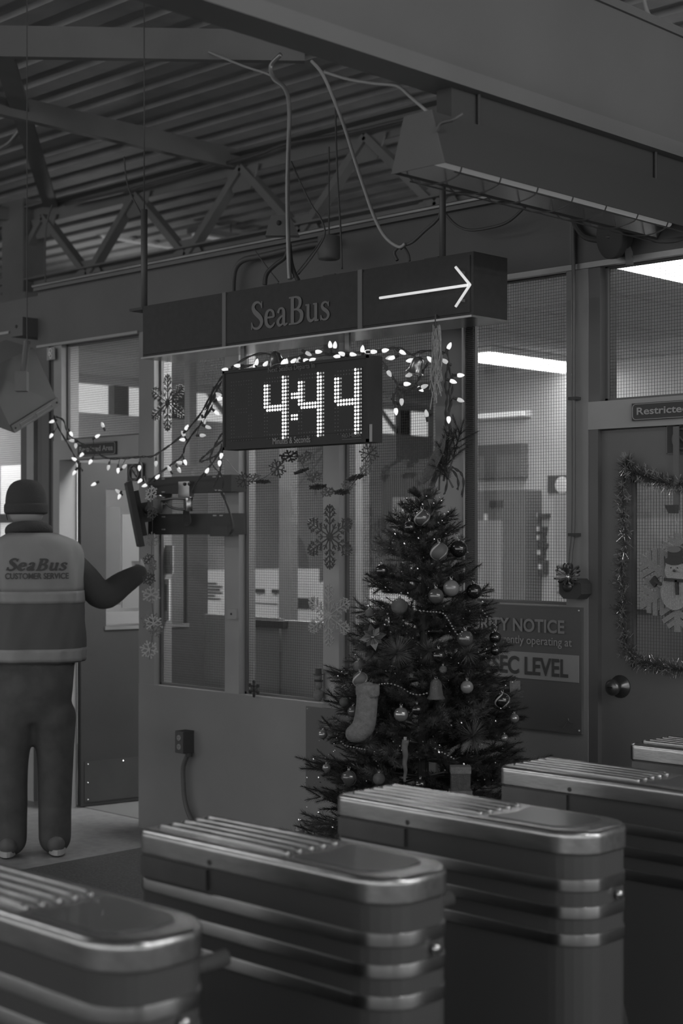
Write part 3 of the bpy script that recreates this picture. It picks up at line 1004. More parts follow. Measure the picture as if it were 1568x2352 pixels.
cable('power_cable', 'thin dark cable loop on top of the sign right of its middle', C([(940, 600), (938, 585), (928, 568), (920, 572)], 4.6), .005, 'cable_dark')
cable('power_cable', 'thin wire hanging straight from the truss into the sign', C([(770, 240), (772, 330), (776, 430), (782, 530), (785, 618)], 4.6), .004, 'cable_dark')
cable('power_cable', 'slack thin wire between conduit and sign', C([(668, 370), (690, 420), (715, 470), (738, 505), (745, 540), (720, 585), (685, 630)], 4.66), .004, 'cable_dark')
cable('power_cable', 'thin bundle of cables lying along the truss top chord', C([(150, 470), (300, 435), (480, 385), (540, 370), (600, 352), (660, 330), (800, 305), (980, 262)], YT - .12), .012, 'cable_dark')
cable('power_cable', 'thin cable lying across the roof above the level brace', C([(285, 65), (320, 80), (345, 88), (400, 90), (480, 120), (560, 152), (618, 172), (640, 195)], 5.2), .006, 'cable_light')
cable('power_cable', 'pale cable hanging in the upper right corner beyond the beam', C([(1466, -100), (1478, -5), (1490, 35), (1510, 70), (1535, 105), (1568, 140)], 6.2), .010, 'cable_light')
cable('bent_conduit', 'dark bent conduit curving down the fascia behind the sign', C([(762, 556), (700, 565), (600, 588), (560, 597), (542, 615), (536, 640), (535, 672)], 4.95), .014, 'cable_dark', 'conduit')
cable('cable_whip', 'thick black cable whip fanning left from the conduit foot', C([(663, 560), (655, 590), (630, 610), (612, 630), (608, 655)], 4.66), .010, 'cord_black')
cable('cable_whip', 'thick black cable whip fanning right from the conduit foot', C([(664, 560), (668, 600), (675, 625), (685, 645)], 4.64), .010, 'cord_black')
cable('guy_wire', 'thin guy wire crossing left to right behind the conduit', C([(585, 575), (610, 610), (640, 648)], 4.72), .003, 'cable_dark', 'wire')
cable('guy_wire', 'thin guy wire crossing down from the small cylinder', C([(745, 540), (710, 590), (670, 640)], 4.72), .003, 'cable_dark', 'wire')
# thin wires by the left pole
cable('power_cable', 'thin wire dangling from the roof beside the left pole', C([(285, 360), (290, 410), (300, 445), (318, 480), (328, 500)], 4.7), .004, 'cable_dark')
cable('bent_conduit', 'bent pipe at the left edge below the roof beam', C([(-10, 345), (18, 330), (40, 305), (52, 285)], 5.6), .016, 'galv', 'conduit')
cable('power_cable', 'thin wire looping down the post at the far left', C([(120, 470), (108, 510), (104, 560), (104, 640), (106, 655)], 5.6), .005, 'cable_dark')
# conduit junction hood and small cylinder (sensor)
t = thing('junction_hood', 'flat steel junction hood on the conduit above the sign', 'junction box', at(640, 540, 4.75))
p = at(648, 520, 4.64)
MB().prism([(-.075, -.04), (.075, -.04), (.03, .05), (-.05, .05)], p, RT, Z, FW, .05).build('hood', 'roof_steel', t)
MB().ball(at(640, 512, 4.63), .012, 10, 6).build('knob', 'black', t)
t = thing('roof_sensor', 'small dark cylinder hanging over the top of the sign', 'sensor', at(755, 598, 4.8))
p = at(755, 570, 4.8)
MB().lathe([(.045, -.05), (.05, -.045), (.05, .05), (.03, .056)], p, Z, 16).build('can', 'roof_steel', t, True)
MB().tube([p + Z * .05, p + Z * .45], .004, 5).build('stem', 'cable_dark', t)

# ================================================================== OVERHEAD SIGN
ys0, ys1 = 4.45, 4.655
sx0, sx1 = wx(328, ys0), wx(1087, ys0)
sz0, sz1 = 2.372, 2.612
S = thing('hanging_sign', 'long black hanging sign reading SeaBus with a glowing arrow', 'sign', ((sx0 + sx1) / 2, 4.55, sz0))
B((sx0, ys0, sz0), (sx1, ys1, sz1)).build('casing', 'black_sign', S)
d1, d2_ = wx(517, ys0), wx(829, ys0)
for a, b in ((sx0 + .006, d1 - .012), (d1 + .012, d2_ - .012), (d2_ + .012, sx1 - .015)):
    B((a, ys0 - .004, sz0 + .012), (b, ys0, sz1 - .012)).build('face_panel', 'black_sign', S)
for d in (d1, d2_):
    B((d - .012, ys0 - .008, sz0), (d + .012, ys0, sz1)).build('divider', 'frame_dark', S)
B((sx0, ys0 - .012, sz0 - .008), (sx1, ys1, sz0)).build('bottom_tray', 'tray_steel', S)
la, lb = wx(580, ys0), wx(760, ys0)
zb_ = wz(670, 748, ys0)
letters('lettering', serif('SeaBus', .012), (la, ys0 - .004, zb_), X, Z, lb - la, wz(670, 680, ys0) - zb_, 'letter_dim', S, .004)
# neon arrow
ya = ys0 - .03
z_l = wz(872, 685, ya)
tip = at(1079, 654, ya)
tail = V((wx(872, ya), ya, tip.z))
up_ = at(1046, 615, ya)
dn_ = at(1046, 706, ya)
hh = (up_.z - dn_.z) / 2
up_ = V((up_.x, ya, tip.z + hh))
dn_ = V((up_.x, ya, tip.z - hh))
ar = MB().tube([tail, tip - X * .012], .0055, 10).build('arrow_shaft', 'neon', S, True)
MB().tube([up_, tip - V((.002, 0, -.002)), tip, tip - V((.002, 0, .002)), dn_], .0055, 10).build('arrow_head', 'neon', S, True)
for f in (.1, .5, .9):
    p = tail + (tip - tail) * f
    MB().box((p.x - .004, ya, p.z - .006), (p.x + .004, ys0, p.z + .006)).build('standoff', 'galv', S)
for e in (up_, dn_):
    p = e + (tip - e) * .3
    MB().box((p.x - .004, ya, p.z - .006), (p.x + .004, ys0, p.z + .006)).build('standoff', 'galv', S)
# hanging poles
for px, w_ in ((331, .016), (1016, .013)):
    p = at(px, 650, 4.56)
    MB().tube([(p.x, 4.56, sz1), (p.x, 4.56, 3.1)], w_, 10).build('hanging_pole', 'frame_dark', S, True)
    MB().tube([(p.x, 4.56, 3.1), (p.x, 4.56, 4.36)], .003, 6).build('hanger_rod', 'cable_dark', S, True)
    MB().box((p.x - .05, 4.51, sz1), (p.x + .05, 4.61, sz1 + .012)).build('pole_foot', 'black', S)
for px in (770, 1005, 640):
    p = wx(px, 4.56)
    B((p - .035, 4.52, sz1), (p + .035, 4.6, sz1 + .02)).build('top_box', 'black', S)

# ================================================================== DEPARTURE BOARD
yb0, yb1 = 4.45, 4.53
bx0, bx1 = wx(513, yb0), wx(847, yb0)
bz0, bz1 = 1.917, 2.266
D = thing('departure_board', 'black LED countdown board showing 4:44 hung under the sign', 'display board', ((bx0 + bx1) / 2, 4.49, bz0))
B((bx0, yb0, bz0), (bx1, yb1, bz1)).build('casing', 'board_black', D)
q = MB()
for a, b in (((bx0, bz0), (bx1, bz0 + .012)), ((bx0, bz1 - .012), (bx1, bz1)), ((bx0, bz0), (bx0 + .012, bz1)), ((bx1 - .012, bz0), (bx1, bz1))):
    q.box((a[0], yb0 - .006, a[1]), (b[0], yb0, b[1]))
q.build('bezel', 'board_black', D)
B((bx0 + .03, yb0 - .003, bz0 + .045), (bx1 - .035, yb0, bz1 - .045)).build('display_panel', 'board_black', D)
pt = .0151
def dots(lst, name, mat, rr):
    q = MB()
    for x, z, k in lst:
        r = rr * k
        q.lathe([(r, 0), (r * .8, .002), (r * .3, .003)], (x, yb0 - .003, z), NEG, 8)
    return q.build(name, mat, D, kind='stuff', fixn=False)
ztop = 2.212
cp = .0162
digx = [wx(609, yb0), wx(687.5, yb0), wx(771, yb0)]
unl = []
for dx in digx:
    on, low = [], []
    for r in range(18):
        z = ztop - r * pt
        for c_ in (7, 8):
            if (r in (0, 17)) and c_ == 8:
                low.append((dx + c_ * cp, z, 1))
            else:
                on.append((dx + c_ * cp, z, 1))
        low.append((dx + 9 * cp, z, .8))
        if 2 <= r <= 8:
            on.append((dx, z, 1))
            on.append((dx + cp, z, 1))
            if r < 8:
                low.append((dx + 2 * cp, z, .8))
        if r in (8, 9):
            for c_ in range(2 if r == 8 else 1, 7):
                on.append((dx + c_ * cp, z, 1))
        if 10 <= r <= 15:
            unl += [(dx, z, .6), (dx + cp, z, .6)]
        if r in (0, 1, 16, 17):
            for c_ in range(1 if r in (0, 17) else 0, 7):
                unl.append((dx + c_ * cp, z, .6))
    dots(on, 'lit_digit', 'led_on', .0062)
    dots(low, 'digit_edge_dots', 'led_low', .0052)
on = []
for r in (5, 6, 11, 12):
    for c_ in (10.6, 11.6, 12.5):
        on.append((digx[0] + c_ * cp * .98, ztop - r * pt, .9))
dots(on, 'colon', 'led_on', .0062)
dx = wx(533, yb0)
for r in range(18):
    for c_ in (0, 1, 7, 8):
        if r not in (8, 9):
            unl.append((dx + c_ * cp, ztop - r * pt, .5))
    if r in (0, 1, 8, 9, 16, 17):
        for c_ in range(2, 7):
            unl.append((dx + c_ * cp, ztop - r * pt, .5))
dots(unl, 'unlit_dots', 'letter_dim', .0055)
a = wx(618, yb0)
letters('lettering', TXT[('Next SeaBus Departs In', .0)], (a, yb0 - .006, bz1 - .036), X, Z, wx(725, yb0) - a, .03, 'letter_dim', D)
a = wx(629, yb0)
letters('lettering', TXT[('Minutes & Seconds', .0)], (a, yb0 - .006, bz0 + .012), X, Z, wx(715, yb0) - a, .027, 'letter_mid', D)
a = wx(788, yb0)
letters('lettering', TXT[('NU-MEDIA', .01)], (a, yb0 - .006, bz0 + .022), X, Z, wx(832, yb0) - a, .014, 'letter_dim', D)
B((a, yb0 - .007, bz0 + .014), (wx(832, yb0), yb0 - .005, bz0 + .016)).build('underline', 'letter_dim', D)
for px in (560, 800):
    p = wx(px, 4.51)
    B((p - .012, 4.5, bz1), (p + .012, 4.512, sz0)).build('hanger_strap', 'steel_dark', D)
p = wx(852, 4.45)
B((p - .006, yb0 - .004, bz0 + .0), (p + .006, yb0, bz0 + .07)).build('latch', 'frame_paint', D)

# ================================================================== HANGING GREY BOX (upper left)
T = thing('hanging_monitor', 'tilted pale grey monitor housing hung at the far left', 'monitor', at(60, 960, 4.6))
c0, c1, c2, c3 = at(133, 932, 4.6), at(33, 995, 4.6), at(-45, 842, 4.6), at(77, 800, 4.6)
c3 = atd(77, 800, 7.90)
c0 = atd(135, 928, 8.15)
c1 = atd(30, 993, 7.95)
c2 = atd(-40, 850, 7.70)
nn = (c0 - c1).cross(c3 - c0).normalized()
if nn.dot(FW) < 0:
    nn = -nn
q = MB()
P = [c0, c1, c2, c3]
Q = [p + nn * .22 for p in P]
q.add(P + Q, [(0, 1, 2, 3), (7, 6, 5, 4), (0, 4, 5, 1), (1, 5, 6, 2), (2, 6, 7, 3), (3, 7, 4, 0)])
hs = q.build('housing', 'box_grey', T)
u_ = (c0 - c1)
v_ = (c3 - c0).normalized()
q = MB()
wv = -nn
A = c1 + wv * .002
q.add([A, c0 + wv * .002, c0 + wv * .012 - v_ * .0 + v_ * .05, A + v_ * .05 + wv * .01, A + wv * .014, c0 + wv * .014, c0 + wv * .014 + v_ * .05, A + wv * .014 + v_ * .05], [(4, 5, 6, 7), (0, 1, 5, 4), (3, 7, 6, 2), (0, 4, 7, 3), (1, 2, 6, 5)])
q.build('front_lip', 'box_grey', T)
for f0, f1 in ((.15, .45), (.5, .83)):
    q = MB()
    a_, b_ = A + u_ * f0 + v_ * .013 + wv * .0155, A + u_ * f1 + v_ * .013 + wv * .0155
    q.tube([a_, b_, b_ + v_ * .022, a_ + v_ * .022], .0015, 5, True)
    q.build('label_outline', 'letter_mid', T)
for p_ in (A + u_ * .05 + v_ * .025 + wv * .014, A + u_ * .95 + v_ * .025 + wv * .014):
    MB().ball(p_, .006, 8, 5).build('screw', 'black', T)
pp = atd(50, 890, 7.80)
pt_ = atd(62, 783, 7.80)
MB().tube([pp, pt_], .018, 10).build('hanging_pole', 'frame_dark', T)
MB().tube([pt_, V((pt_.x, pt_.y, 4.36))], .003, 6).build('hanger_rod', 'cable_dark', T)
MB().obox(pp + Z * .03, (RT, FW, Z), (.03, .03, .05)).build('pole_clamp', 'roof_steel', T)
# bracket box behind it
t = thing('wall_bracket', 'grey square bracket plate above the tilted monitor', 'bracket', at(38, 760, 4.9))
p = at(38, 750, 4.9)
B((p.x - .06, 4.9, p.z - .055), (p.x + .06, 5.098, p.z + .05)).build('plate', 'fascia_paint', t)
MB().ball(p + Y * -.0, .01, 8, 5).build('bolt', 'black', t)

# ================================================================== MONITOR MOUNT ON THE WALL
R = thing('wall_mount', 'black steel wall mount with two rails and a folding monitor arm', 'wall mount', (wx(440, 4.9), 4.93, wz(440, 1230, 4.9)))
def wbox(pa, pb, qa, qb, y0, y1, name, mat, par=R, ref=None):
    pm = (pa + pb) / 2
    za, zb = wz(pm, qb, y0), wz(pm, qa, y0)
    return B((wx(pa, y0), y0, za), (wx(pb, y0), y1, zb)).build(name, mat, par)
up = wbox(340, 531, 1094, 1132, 4.90, 4.995, 'upper_rail', 'black')
lo = wbox(340, 531, 1180, 1228, 4.90, 4.995, 'lower_rail', 'black')
wbox(340, 366, 1130, 1182, 4.91, 4.995, 'side_plate', 'black')
for px, py in ((374, 1100), (491, 1095), (506, 1094), (374, 1130), (493, 1126), (504, 1126), (374, 1187), (492, 1184), (507, 1184), (374, 1216), (374, 1158), (374, 1143)):
    p = at(px, py, 4.895)
    B((p.x - .012, 4.896, p.z - .0035), (p.x + .012, 4.901, p.z + .0035)).build('slot', 'letter_mid', R)
# post plate with the arm pivot
a = at(425, 1140, 4.86)
q = MB().box((wx(413, 4.88), 4.87, wz(425, 1142, 4.88)), (wx(438, 4.88), 4.9, wz(425, 1106, 4.88)))
pl = q.build('pivot_plate', 'steel', R)
for dx in (-.018, .018):
    MB().ball((a.x + dx + .004, 4.868, wz(425, 1112, 4.87)), .009, 10, 6).build('bolt', 'black', pl)
pv = at(434, 1158, 4.84)
MB().lathe([(.016, -.035), (.02, -.03), (.02, .03), (.016, .035)], pv, Z, 14).build('pivot', 'steel', R, True)
e = at(362, 1158, 4.78)
ma = MB()
ma.tube(smoothpath([pv + Z * .025, (pv + e) / 2 + Z * .028 + NEG * .0, e + Z * .015], 5), .006, 8)
ma.tube(smoothpath([pv - Z * .026, (pv + e) / 2 - Z * .02, e + V((.06, .0, .006))], 5), .006, 8)
ma.build('folding_arm', 'steel_dark', R, True)
MB().lathe([(.02, -.045), (.024, -.04), (.024, .04), (.02, .045)], e, Z, 14).build('arm_joint', 'black_gloss', R, True)
h2 = at(345, 1160, 4.70)
MB().bar(e, h2, .03, .05).build('head_arm', 'black', R)
wbox(482, 522, 1208, 1232, 4.86, 4.9, 'power_brick', 'black')
MB().tube(smoothpath(C([(508, 1132), (518, 1150), (530, 1185), (535, 1215), (525, 1228), (515, 1226)], 4.88), 5), .006, 6).build('power_lead', 'cord_black', R)
q = MB()
for k in range(5):
    q.tube(smoothpath(C([(423 + k * 2, 1170), (421 + k * 4, 1190), (424 + k * 3, 1204), (428 - k, 1208)], 4.86), 4), .004, 5)
q.build('cable_bunch', 'cord_black', R)
# the flat monitor seen edge-on
Mo = thing('flat_monitor', 'flat black monitor seen edge-on beside the open door', 'monitor', at(322, 1250, 4.6))
top, bot = atd(294, 1108, 7.72), atd(323, 1255, 7.72)
vv = (top - bot)
L_ = vv.length
vv.normalize()
sd = (ray(308, HZ) - RT * .055).normalized()
nrm = vv.cross(sd).normalized()
c = (top + bot) / 2
MB().obox(c, (sd, vv, nrm), (.14, L_ / 2, .013)).build('screen_casing', 'board_black', Mo)
back = nrm if nrm.dot(RT) > 0 else -nrm
MB().obox(c + back * .025, (sd, vv, nrm), (.09, L_ / 2 - .05, .014)).build('back_cover', 'board_black', Mo)
MB().obox(c + back * .055, (sd, vv, nrm), (.05, .05, .02)).build('mount_plate', 'black', Mo)
MB().obox(c - back * .0125, (sd, vv, nrm), (.13, L_ / 2 - .015, .0015)).build('screen', 'black', Mo)
MB().tube([c + back * .06, h2], .016, 8).build('neck', 'black', Mo)
# ================================================================== TURNSTILES
TL, TW, TZ = .77, .245, .842
def outline(ins, r=.075, r0=.03):
    """plan of a turnstile cabinet: rounded at the near end, tighter at the far end"""
    pts = []
    x0, x1, y0, y1 = ins, TL - ins + .02, ins, TW - ins
    rr = max(r - ins, .012)
    r2 = max(r0 - ins, .006)
    for cx, cy, a0, q in ((x1 - rr, y0 + rr, -90, rr), (x1 - rr, y1 - rr, 0, rr), (x0 + r2, y1 - r2, 90, r2), (x0 + r2, y0 + r2, 180, r2)):
        for k in range(7):
            a = math.radians(a0 + 15 * k)
            pts.append((cx + q * math.cos(a), cy + q * math.sin(a)))
    # bow the near end outwards
    out = []
    for x, y in pts:
        f = max(0, (x - TL * .55) / (TL * .45))
        s = 1 - ((y - TW / 2) / (TW / 2)) ** 2
        out.append((x + .03 * s * f, y))
    return out
def rings(mb, levels):
    o = len(mb.v)
    n = None
    for ins, z in levels:
        p = outline(ins)
        n = len(p)
        mb.v += [V((x, y, z)) for x, y in p]
    for i in range(len(levels) - 1):
        for k in range(n):
            mb.f.append((o + i * n + k, o + i * n + (k + 1) % n, o + (i + 1) * n + (k + 1) % n, o + (i + 1) * n + k))
    mb.f.append(tuple(o + k for k in reversed(range(n))))
    mb.f.append(tuple(o + (len(levels) - 1) * n + k for k in range(n)))
    return mb
def turnstile(label):
    t = thing('turnstile', label, 'turnstile', (0, 0, 0), 'row of turnstiles')
    rings(MB(), [(.004, .008), (.004, .79)]).build('cabinet', 'black_gloss', t, False)
    for z0, z1 in ((.697, .727), (.632, .662), (.567, .597)):
        rings(MB(), [(.003, z0), (.0005, z0 + .001), (0, z0 + .003), (0, z1 - .003), (.0005, z1 - .001), (.003, z1)]).build('steel_band', 'steel_brushed', t, True)
    rb_ = .015
    arc = [(-.002 + rb_ * (1 - math.cos(k * PI / 16)), TZ - rb_ + rb_ * math.sin(k * PI / 16)) for k in range(9)]
    rings(MB(), [(.004, .785), (-.001, .786), (-.002, .788), (-.002, .79), (-.002, TZ - rb_ - .003)] + arc + [(.017, TZ), (.03, TZ)]).build('cap', 'steel', t, True)
    for k in range(5):
        y = .048 + k * .038
        MB().tube([(.03, y, TZ - .001), (.04, y, TZ + .002), (TL * .60, y, TZ + .002), (TL * .62, y, TZ - .001)], .0065, 8).build('top_rib', 'steel', t, True)
    q = MB()
    q.prism([(TL * .66, .035), (TL * .92, .035), (TL * .97, .06), (TL * .985, TW / 2), (TL * .97, TW - .06), (TL * .92, TW - .035), (TL * .66, TW - .035), (TL * .69, TW / 2)], (0, 0, TZ - .001), X, Y, Z, .004)
    q.build('end_insert', 'black_gloss', t)
    MB().lathe([(.013, 0), (.013, .008), (.009, .013), (.002, .014)], (TL + .047, TW * .60, .68), X, 14).build('lock', 'steel_bright', t, True)
    MB().lathe([(.007, -.002), (.007, .001)], (.27, -.002, .80), NEG, 10).build('key_hole', 'black', t)
    B((.16, .085, TZ - .002), (.29, .105, TZ + .0035)).build('ticket_slot', 'black', t)
    hb = V((TL - .14, TW + .002, .70))
    MB().lathe([(.06, 0), (.06, .015), (.03, .04), (.025, .05)], hb, Y, 18).build('arm_hub', 'steel_dark', t, True)
    for a, l in ((262, .42), (284, .42)):
        d = V((math.cos(math.radians(a)), .05, math.sin(math.radians(a)))).normalized()
        MB().tube([hb + Y * .03, hb + Y * .03 + d * l], .017, 10).build('tripod_arm', 'black', t, True)
    MB().tube([hb + Y * .03, hb + V((.02, .15, .015))], .017, 10).build('tripod_arm', 'black', t, True)
    B((.02, -.0045, .735), (.26, .004, .782)).build('side_plate', 'steel_dark', t)
    return t
t1 = turnstile('nearest turnstile, cut off at the lower left corner')
def copy_tree(o, parent=None):
    c = o.copy()
    COL.objects.link(c)
    c.parent = parent
    for ch in list(o.children):
        copy_tree(ch, c)
    return c
spots = [(1.593, None), (2.275, 'second turnstile from the front, in the lower middle of the picture'),
         (2.950, 'third turnstile from the front, in front of the tree'), (3.660, 'fourth turnstile, behind the one in front of the tree'),
         (4.364, 'farthest turnstile, small, in front of the closed door')]
for y, lab in spots:
    o = t1
    if lab:
        o = copy_tree(t1)
        o['label'] = lab
    o.location = (-2.91, y, 0)
t1.location = (-2.91, 1.593, 0)

# ================================================================== NOTICES ON THE WALL
nx0, nx1 = wx(1040, 4.985), wx(1335, 4.985)
nz0, nz1 = .752, 1.255
N = thing('security_notice', 'dark security notice board with a pale band beside the tree', 'notice board', ((nx0 + nx1) / 2, 4.99, nz0))
B((nx0, 4.985, nz0), (nx1, 5.0, nz1)).build('board', 'notice_black', N)
hz = lambda py, px=1240: wz(px, py, 4.984)
B((nx0 + .012, 4.982, hz(1561)), (nx1 - .012, 4.985, hz(1500))).build('band', 'notice_band', N)
nr = nx1 - .055
def nline(txt, b, xr, pyb, pyt, frac, mat):
    wd = frac
    letters('lettering', TXT[(txt, b)], (xr - wd, 4.9805, hz(pyb)), X, Z, wd, hz(pyt) - hz(pyb), mat, N)
nline('SECURITY NOTICE', .025, wx(1296, 4.98), 1453, 1422, .60, 'letter_notice')
nline('currently operating at', .005, wx(1313, 4.98), 1487, 1462, .41, 'letter_mid')
nline('MARSEC LEVEL', .025, wx(1305, 4.98), 1552, 1510, .56, 'print')
for x, z in ((nx0 + .01, nz0 + .01), (nx1 - .01, nz0 + .015), (nx0 + .01, nz1 - .01), (nx1 - .012, nz1 - .012)):
    MB().ball((x, 4.983, z), .004, 8, 5).build('screw', 'letter_bright', N)
a = wx(1277, 4.98)
letters('logo_lettering', TXT[('TRANS', .0)], (a, 4.983, hz(1669, 1300)), X, Z, wx(1295, 4.98) - a, .011, 'letter_dim', N)
a = wx(1303, 4.98)
letters('logo_lettering', TXT[('LINK', .0)], (a, 4.983, hz(1669, 1300)), X, Z, wx(1318, 4.98) - a, .011, 'letter_dim', N)
MB().tube(smoothpath(C([(1292, 1672), (1298, 1664), (1303, 1656), (1310, 1660), (1316, 1661)], 4.983), 4), .0012, 5).tube(C([(1304, 1650), (1305, 1655)], 4.983), .002, 5).build('logo_swoosh', 'letter_dim', N)
# second dark board low on the wall behind the tree
x0, x1 = wx(702, 4.985), wx(1000, 4.985)
t = thing('lower_board', 'dark blank board low on the wall, mostly hidden by the tree', 'board', ((x0 + x1) / 2, 4.99, .35))
B((x0, 4.985, .35), (x1, 5.0, .742)).build('panel', 'notice_black', t)
for x in (x0 + .012, x1 - .012):
    MB().ball((x, 4.984, .73), .004, 8, 5).build('screw', 'letter_mid', t)
# outlet box with conduit
a, b = at(401, 1729, 4.93), at(421, 1681, 4.93)
O = thing('outlet_box', 'black surface outlet box with a conduit on the pale booth wall', 'outlet', ((a.x + b.x) / 2, 4.96, a.z))
B((a.x, 4.935, a.z), (b.x, 5.0, b.z)).build('box', 'black', O)
B((a.x + .003, 4.93, a.z + .003), (b.x - .003, 4.935, b.z - .003)).build('cover', 'black_gloss', O)
cx = (a.x + b.x) / 2
for f in (.3, .7):
    z = a.z + (b.z - a.z) * f
    rc = MB().lathe([(.0145, 0), (.0145, .003), (.013, .004)], (cx, 4.93, z), NEG, 14).build('receptacle', 'letter_mid', O)
    for dx in (-.005, .005):
        B((cx + dx - .0012, 4.9252, z - .001), (cx + dx + .0012, 4.9262, z + .007)).build('slot', 'black', rc)
    MB().lathe([(.0022, 0), (.0022, .0012)], (cx, 4.926, z - .006), NEG, 8).build('ground_hole', 'black', rc)
px_ = at(418, 1735, 4.975)
MB().tube(smoothpath([V((cx + .03, 4.97, a.z + .005)), at(421, 1760, 4.97), at(421, 1800, 4.97), at(424, 1835, 4.97), at(433, 1868, 4.97), at(450, 1900, 4.97)], 5), .012, 10).build('conduit', 'frame_dark', O, True)
MB().lathe([(.017, 0), (.017, .02)], (cx + .03, 4.97, a.z - .018), Z, 12).build('collar', 'black', O)
# small box bracket on the first mullion
a = at(533, 1410, 4.99)
t = thing('latch_plate', 'small pale latch plate screwed on the left mullion', 'plate', (a.x, 4.99, a.z - .02))
B((a.x - .03, 4.985, a.z - .025), (a.x + .03, 5.0, a.z + .025)).build('plate', 'letter_mid', t)
MB().ball((a.x, 4.984, a.z), .006, 8, 5).build('screw', 'black', t)
# vertical conduit and alarm box with bow at the column
p = at(1315, 700, 4.97)
cable('wall_conduit', 'thin dark conduit running down the column to the alarm box', [V((p.x, 4.975, 2.93)), V((p.x, 4.975, 2.2)), V((p.x, 4.975, 1.62)), at(1311, 1270, 4.97), at(1308, 1312, 4.96)], .008, 'frame_dark', 'conduit')
for py in (915, 1228):
    z = wz(1315, py, 4.97)
    tag(B((p.x - .018, 4.962, z - .006), (p.x + .018, 5.0, z + .006)).build('conduit_clip', 'black'), 'dark conduit clip on the column, %s' % ('level with the transom sill' if py < 1000 else 'just above the alarm box'), 'clip')
a, b = at(1284, 1375, 4.93), at(1334, 1330, 4.93)
t = thing('alarm_box', 'dark alarm box with a round button on the column', 'alarm box', ((a.x + b.x) / 2, 4.95, a.z))
rr = .02
MB().prism([(a.x + rr, a.z), (b.x - rr, a.z), (b.x, a.z + rr), (b.x, b.z - rr), (b.x - rr, b.z), (a.x + rr, b.z), (a.x, b.z - rr), (a.x, a.z + rr)], (0, 4.93, 0), X, Z, Y, .07).build('casing', 'black', t)
MB().lathe([(.022, 0), (.022, .008), (.015, .012), (.003, .012)], ((a.x + b.x) / 2 - .01, 4.93, (a.z + b.z) / 2 + .01), NEG, 16).build('button', 'steel_dark', t, True)
bw = thing('gift_bow', 'small shiny tinsel bow on top of the alarm box', 'bow', at(1308, 1332, 4.94))
q = MB()
c = at(1308, 1325, 4.92)
for k in range(16):
    an = k / 16 * 2 * PI
    d = V((math.cos(an) * .06, -.02 + .01 * (k % 3), math.sin(an) * .045 + .01))
    q.tube(smoothpath([c, c + d * .7 + NEG * .02, c + d, c + d * .6 - NEG * .01], 3), .004, 4)
q.build('loops', 'tinsel_dark', bw)
MB().ball(c + NEG * .01, .012, 10, 6).build('knot', 'tinsel', bw, True)

# ================================================================== PERSON
def remeshed(mb, name, mat, parent, vox=.014, smooth_it=6):
    o = mb.build(name, mat, parent, True)
    r = o.modifiers.new('r', 'REMESH')
    r.mode = 'VOXEL'
    r.voxel_size = vox
    s = o.modifiers.new('s', 'SMOOTH')
    s.iterations = smooth_it
    s.factor = .5
    bpy.context.view_layer.update()
    me = bpy.data.meshes.new_from_object(o.evaluated_get(bpy.context.evaluated_depsgraph_get()))
    o.modifiers.clear()
    o.data = me
    me.materials.clear()
    me.materials.append(MAT[mat])
    me.polygons.foreach_set('use_smooth', [True] * len(me.polygons))
    return o
pd = (FW - RT * .2).normalized()           # the way the person faces
pr = V((pd.y, -pd.x, 0))
PB = atz(85, 1966, 0.0)
PB = V((PB.x, PB.y, 0)) + pd * .06
PS = .00208
def L(x, y, z):
    return PB + pr * x + pd * y + Z * z
def limb(mb, pts, rads, n=12):
    P = smoothpath(pts, 5)
    R_ = smoothpath([V((r, 0, 0)) for r in rads], 5)
    mb.tube(P, [r.x for r in R_], n)
    for p, r in ((pts[0], rads[0]), (pts[-1], rads[-1])):
        mb.ball(p, r, n, 8)
def ell_loft(mb, secs, n=28):
    """stack of ellipses (z, cx, cy, rx, ry) in the person's frame"""
    o = len(mb.v)
    for z, cx, cy, rx, ry in secs:
        for k in range(n):
            a = 2 * PI * k / n
            e = 2.4
            c_, s_ = math.cos(a), math.sin(a)
            mb.v.append(L(cx + rx * math.copysign(abs(c_) ** (2 / e), c_), cy + ry * math.copysign(abs(s_) ** (2 / e), s_), z))
    for i in range(len(secs) - 1):
        for k in range(n):
            mb.f.append((o + i * n + k, o + i * n + (k + 1) % n, o + (i + 1) * n + (k + 1) % n, o + (i + 1) * n + k))
    mb.f.append(tuple(o + k for k in reversed(range(n))))
    mb.f.append(tuple(o + (len(secs) - 1) * n + k for k in range(n)))
PE = thing('person', 'person in dark beanie and two-tone safety vest, seen from behind, reaching right', 'person', PB)
hx = -.052
sh_r, sh_l = L(.150, .0, 1.415), L(-.155, .0, 1.415)
el_r = atd(236, 1368, PB.dot(FW) + .16)
wr_r = atd(318, 1318, PB.dot(FW) + .42)
hd_r = at(331, 1309, 4.955)
el_l, wr_l = L(-.27, .10, 1.20), L(-.2, .34, 1.12)
bd = MB()
ell_loft(bd, [(.88, -.01, 0, .155, .10), (1.0, -.005, 0, .15, .10), (1.15, 0, 0, .155, .105), (1.3, 0, 0, .17, .11), (1.42, -.005, 0, .175, .10), (1.49, -.01, 0, .13, .08), (1.54, -.03, .01, .07, .065)])
limb(bd, [L(-.03, .01, 1.50), L(-.045, .03, 1.60), L(hx, .05, 1.66)], [.062, .058, .058])
bd.ball(L(hx, .05, 1.70), .088, 16, 12, (1, 1, 1.22))
bd.ball(L(hx, .09, 1.655), .06, 12, 8, (1, 1, 1))            # jaw
bd.ball(L(hx, .155, 1.68), .016, 8, 6)                        # nose
for s in (-1, 1):
    bd.ball(L(hx + s * .088, .045, 1.675), .022, 8, 6, (.6, 1, 1.3))
limb(bd, [sh_r, (sh_r + el_r) / 2, el_r, wr_r], [.058, .052, .046, .032])
limb(bd, [sh_l, (sh_l + el_l) / 2, el_l, wr_l], [.058, .052, .046, .032])
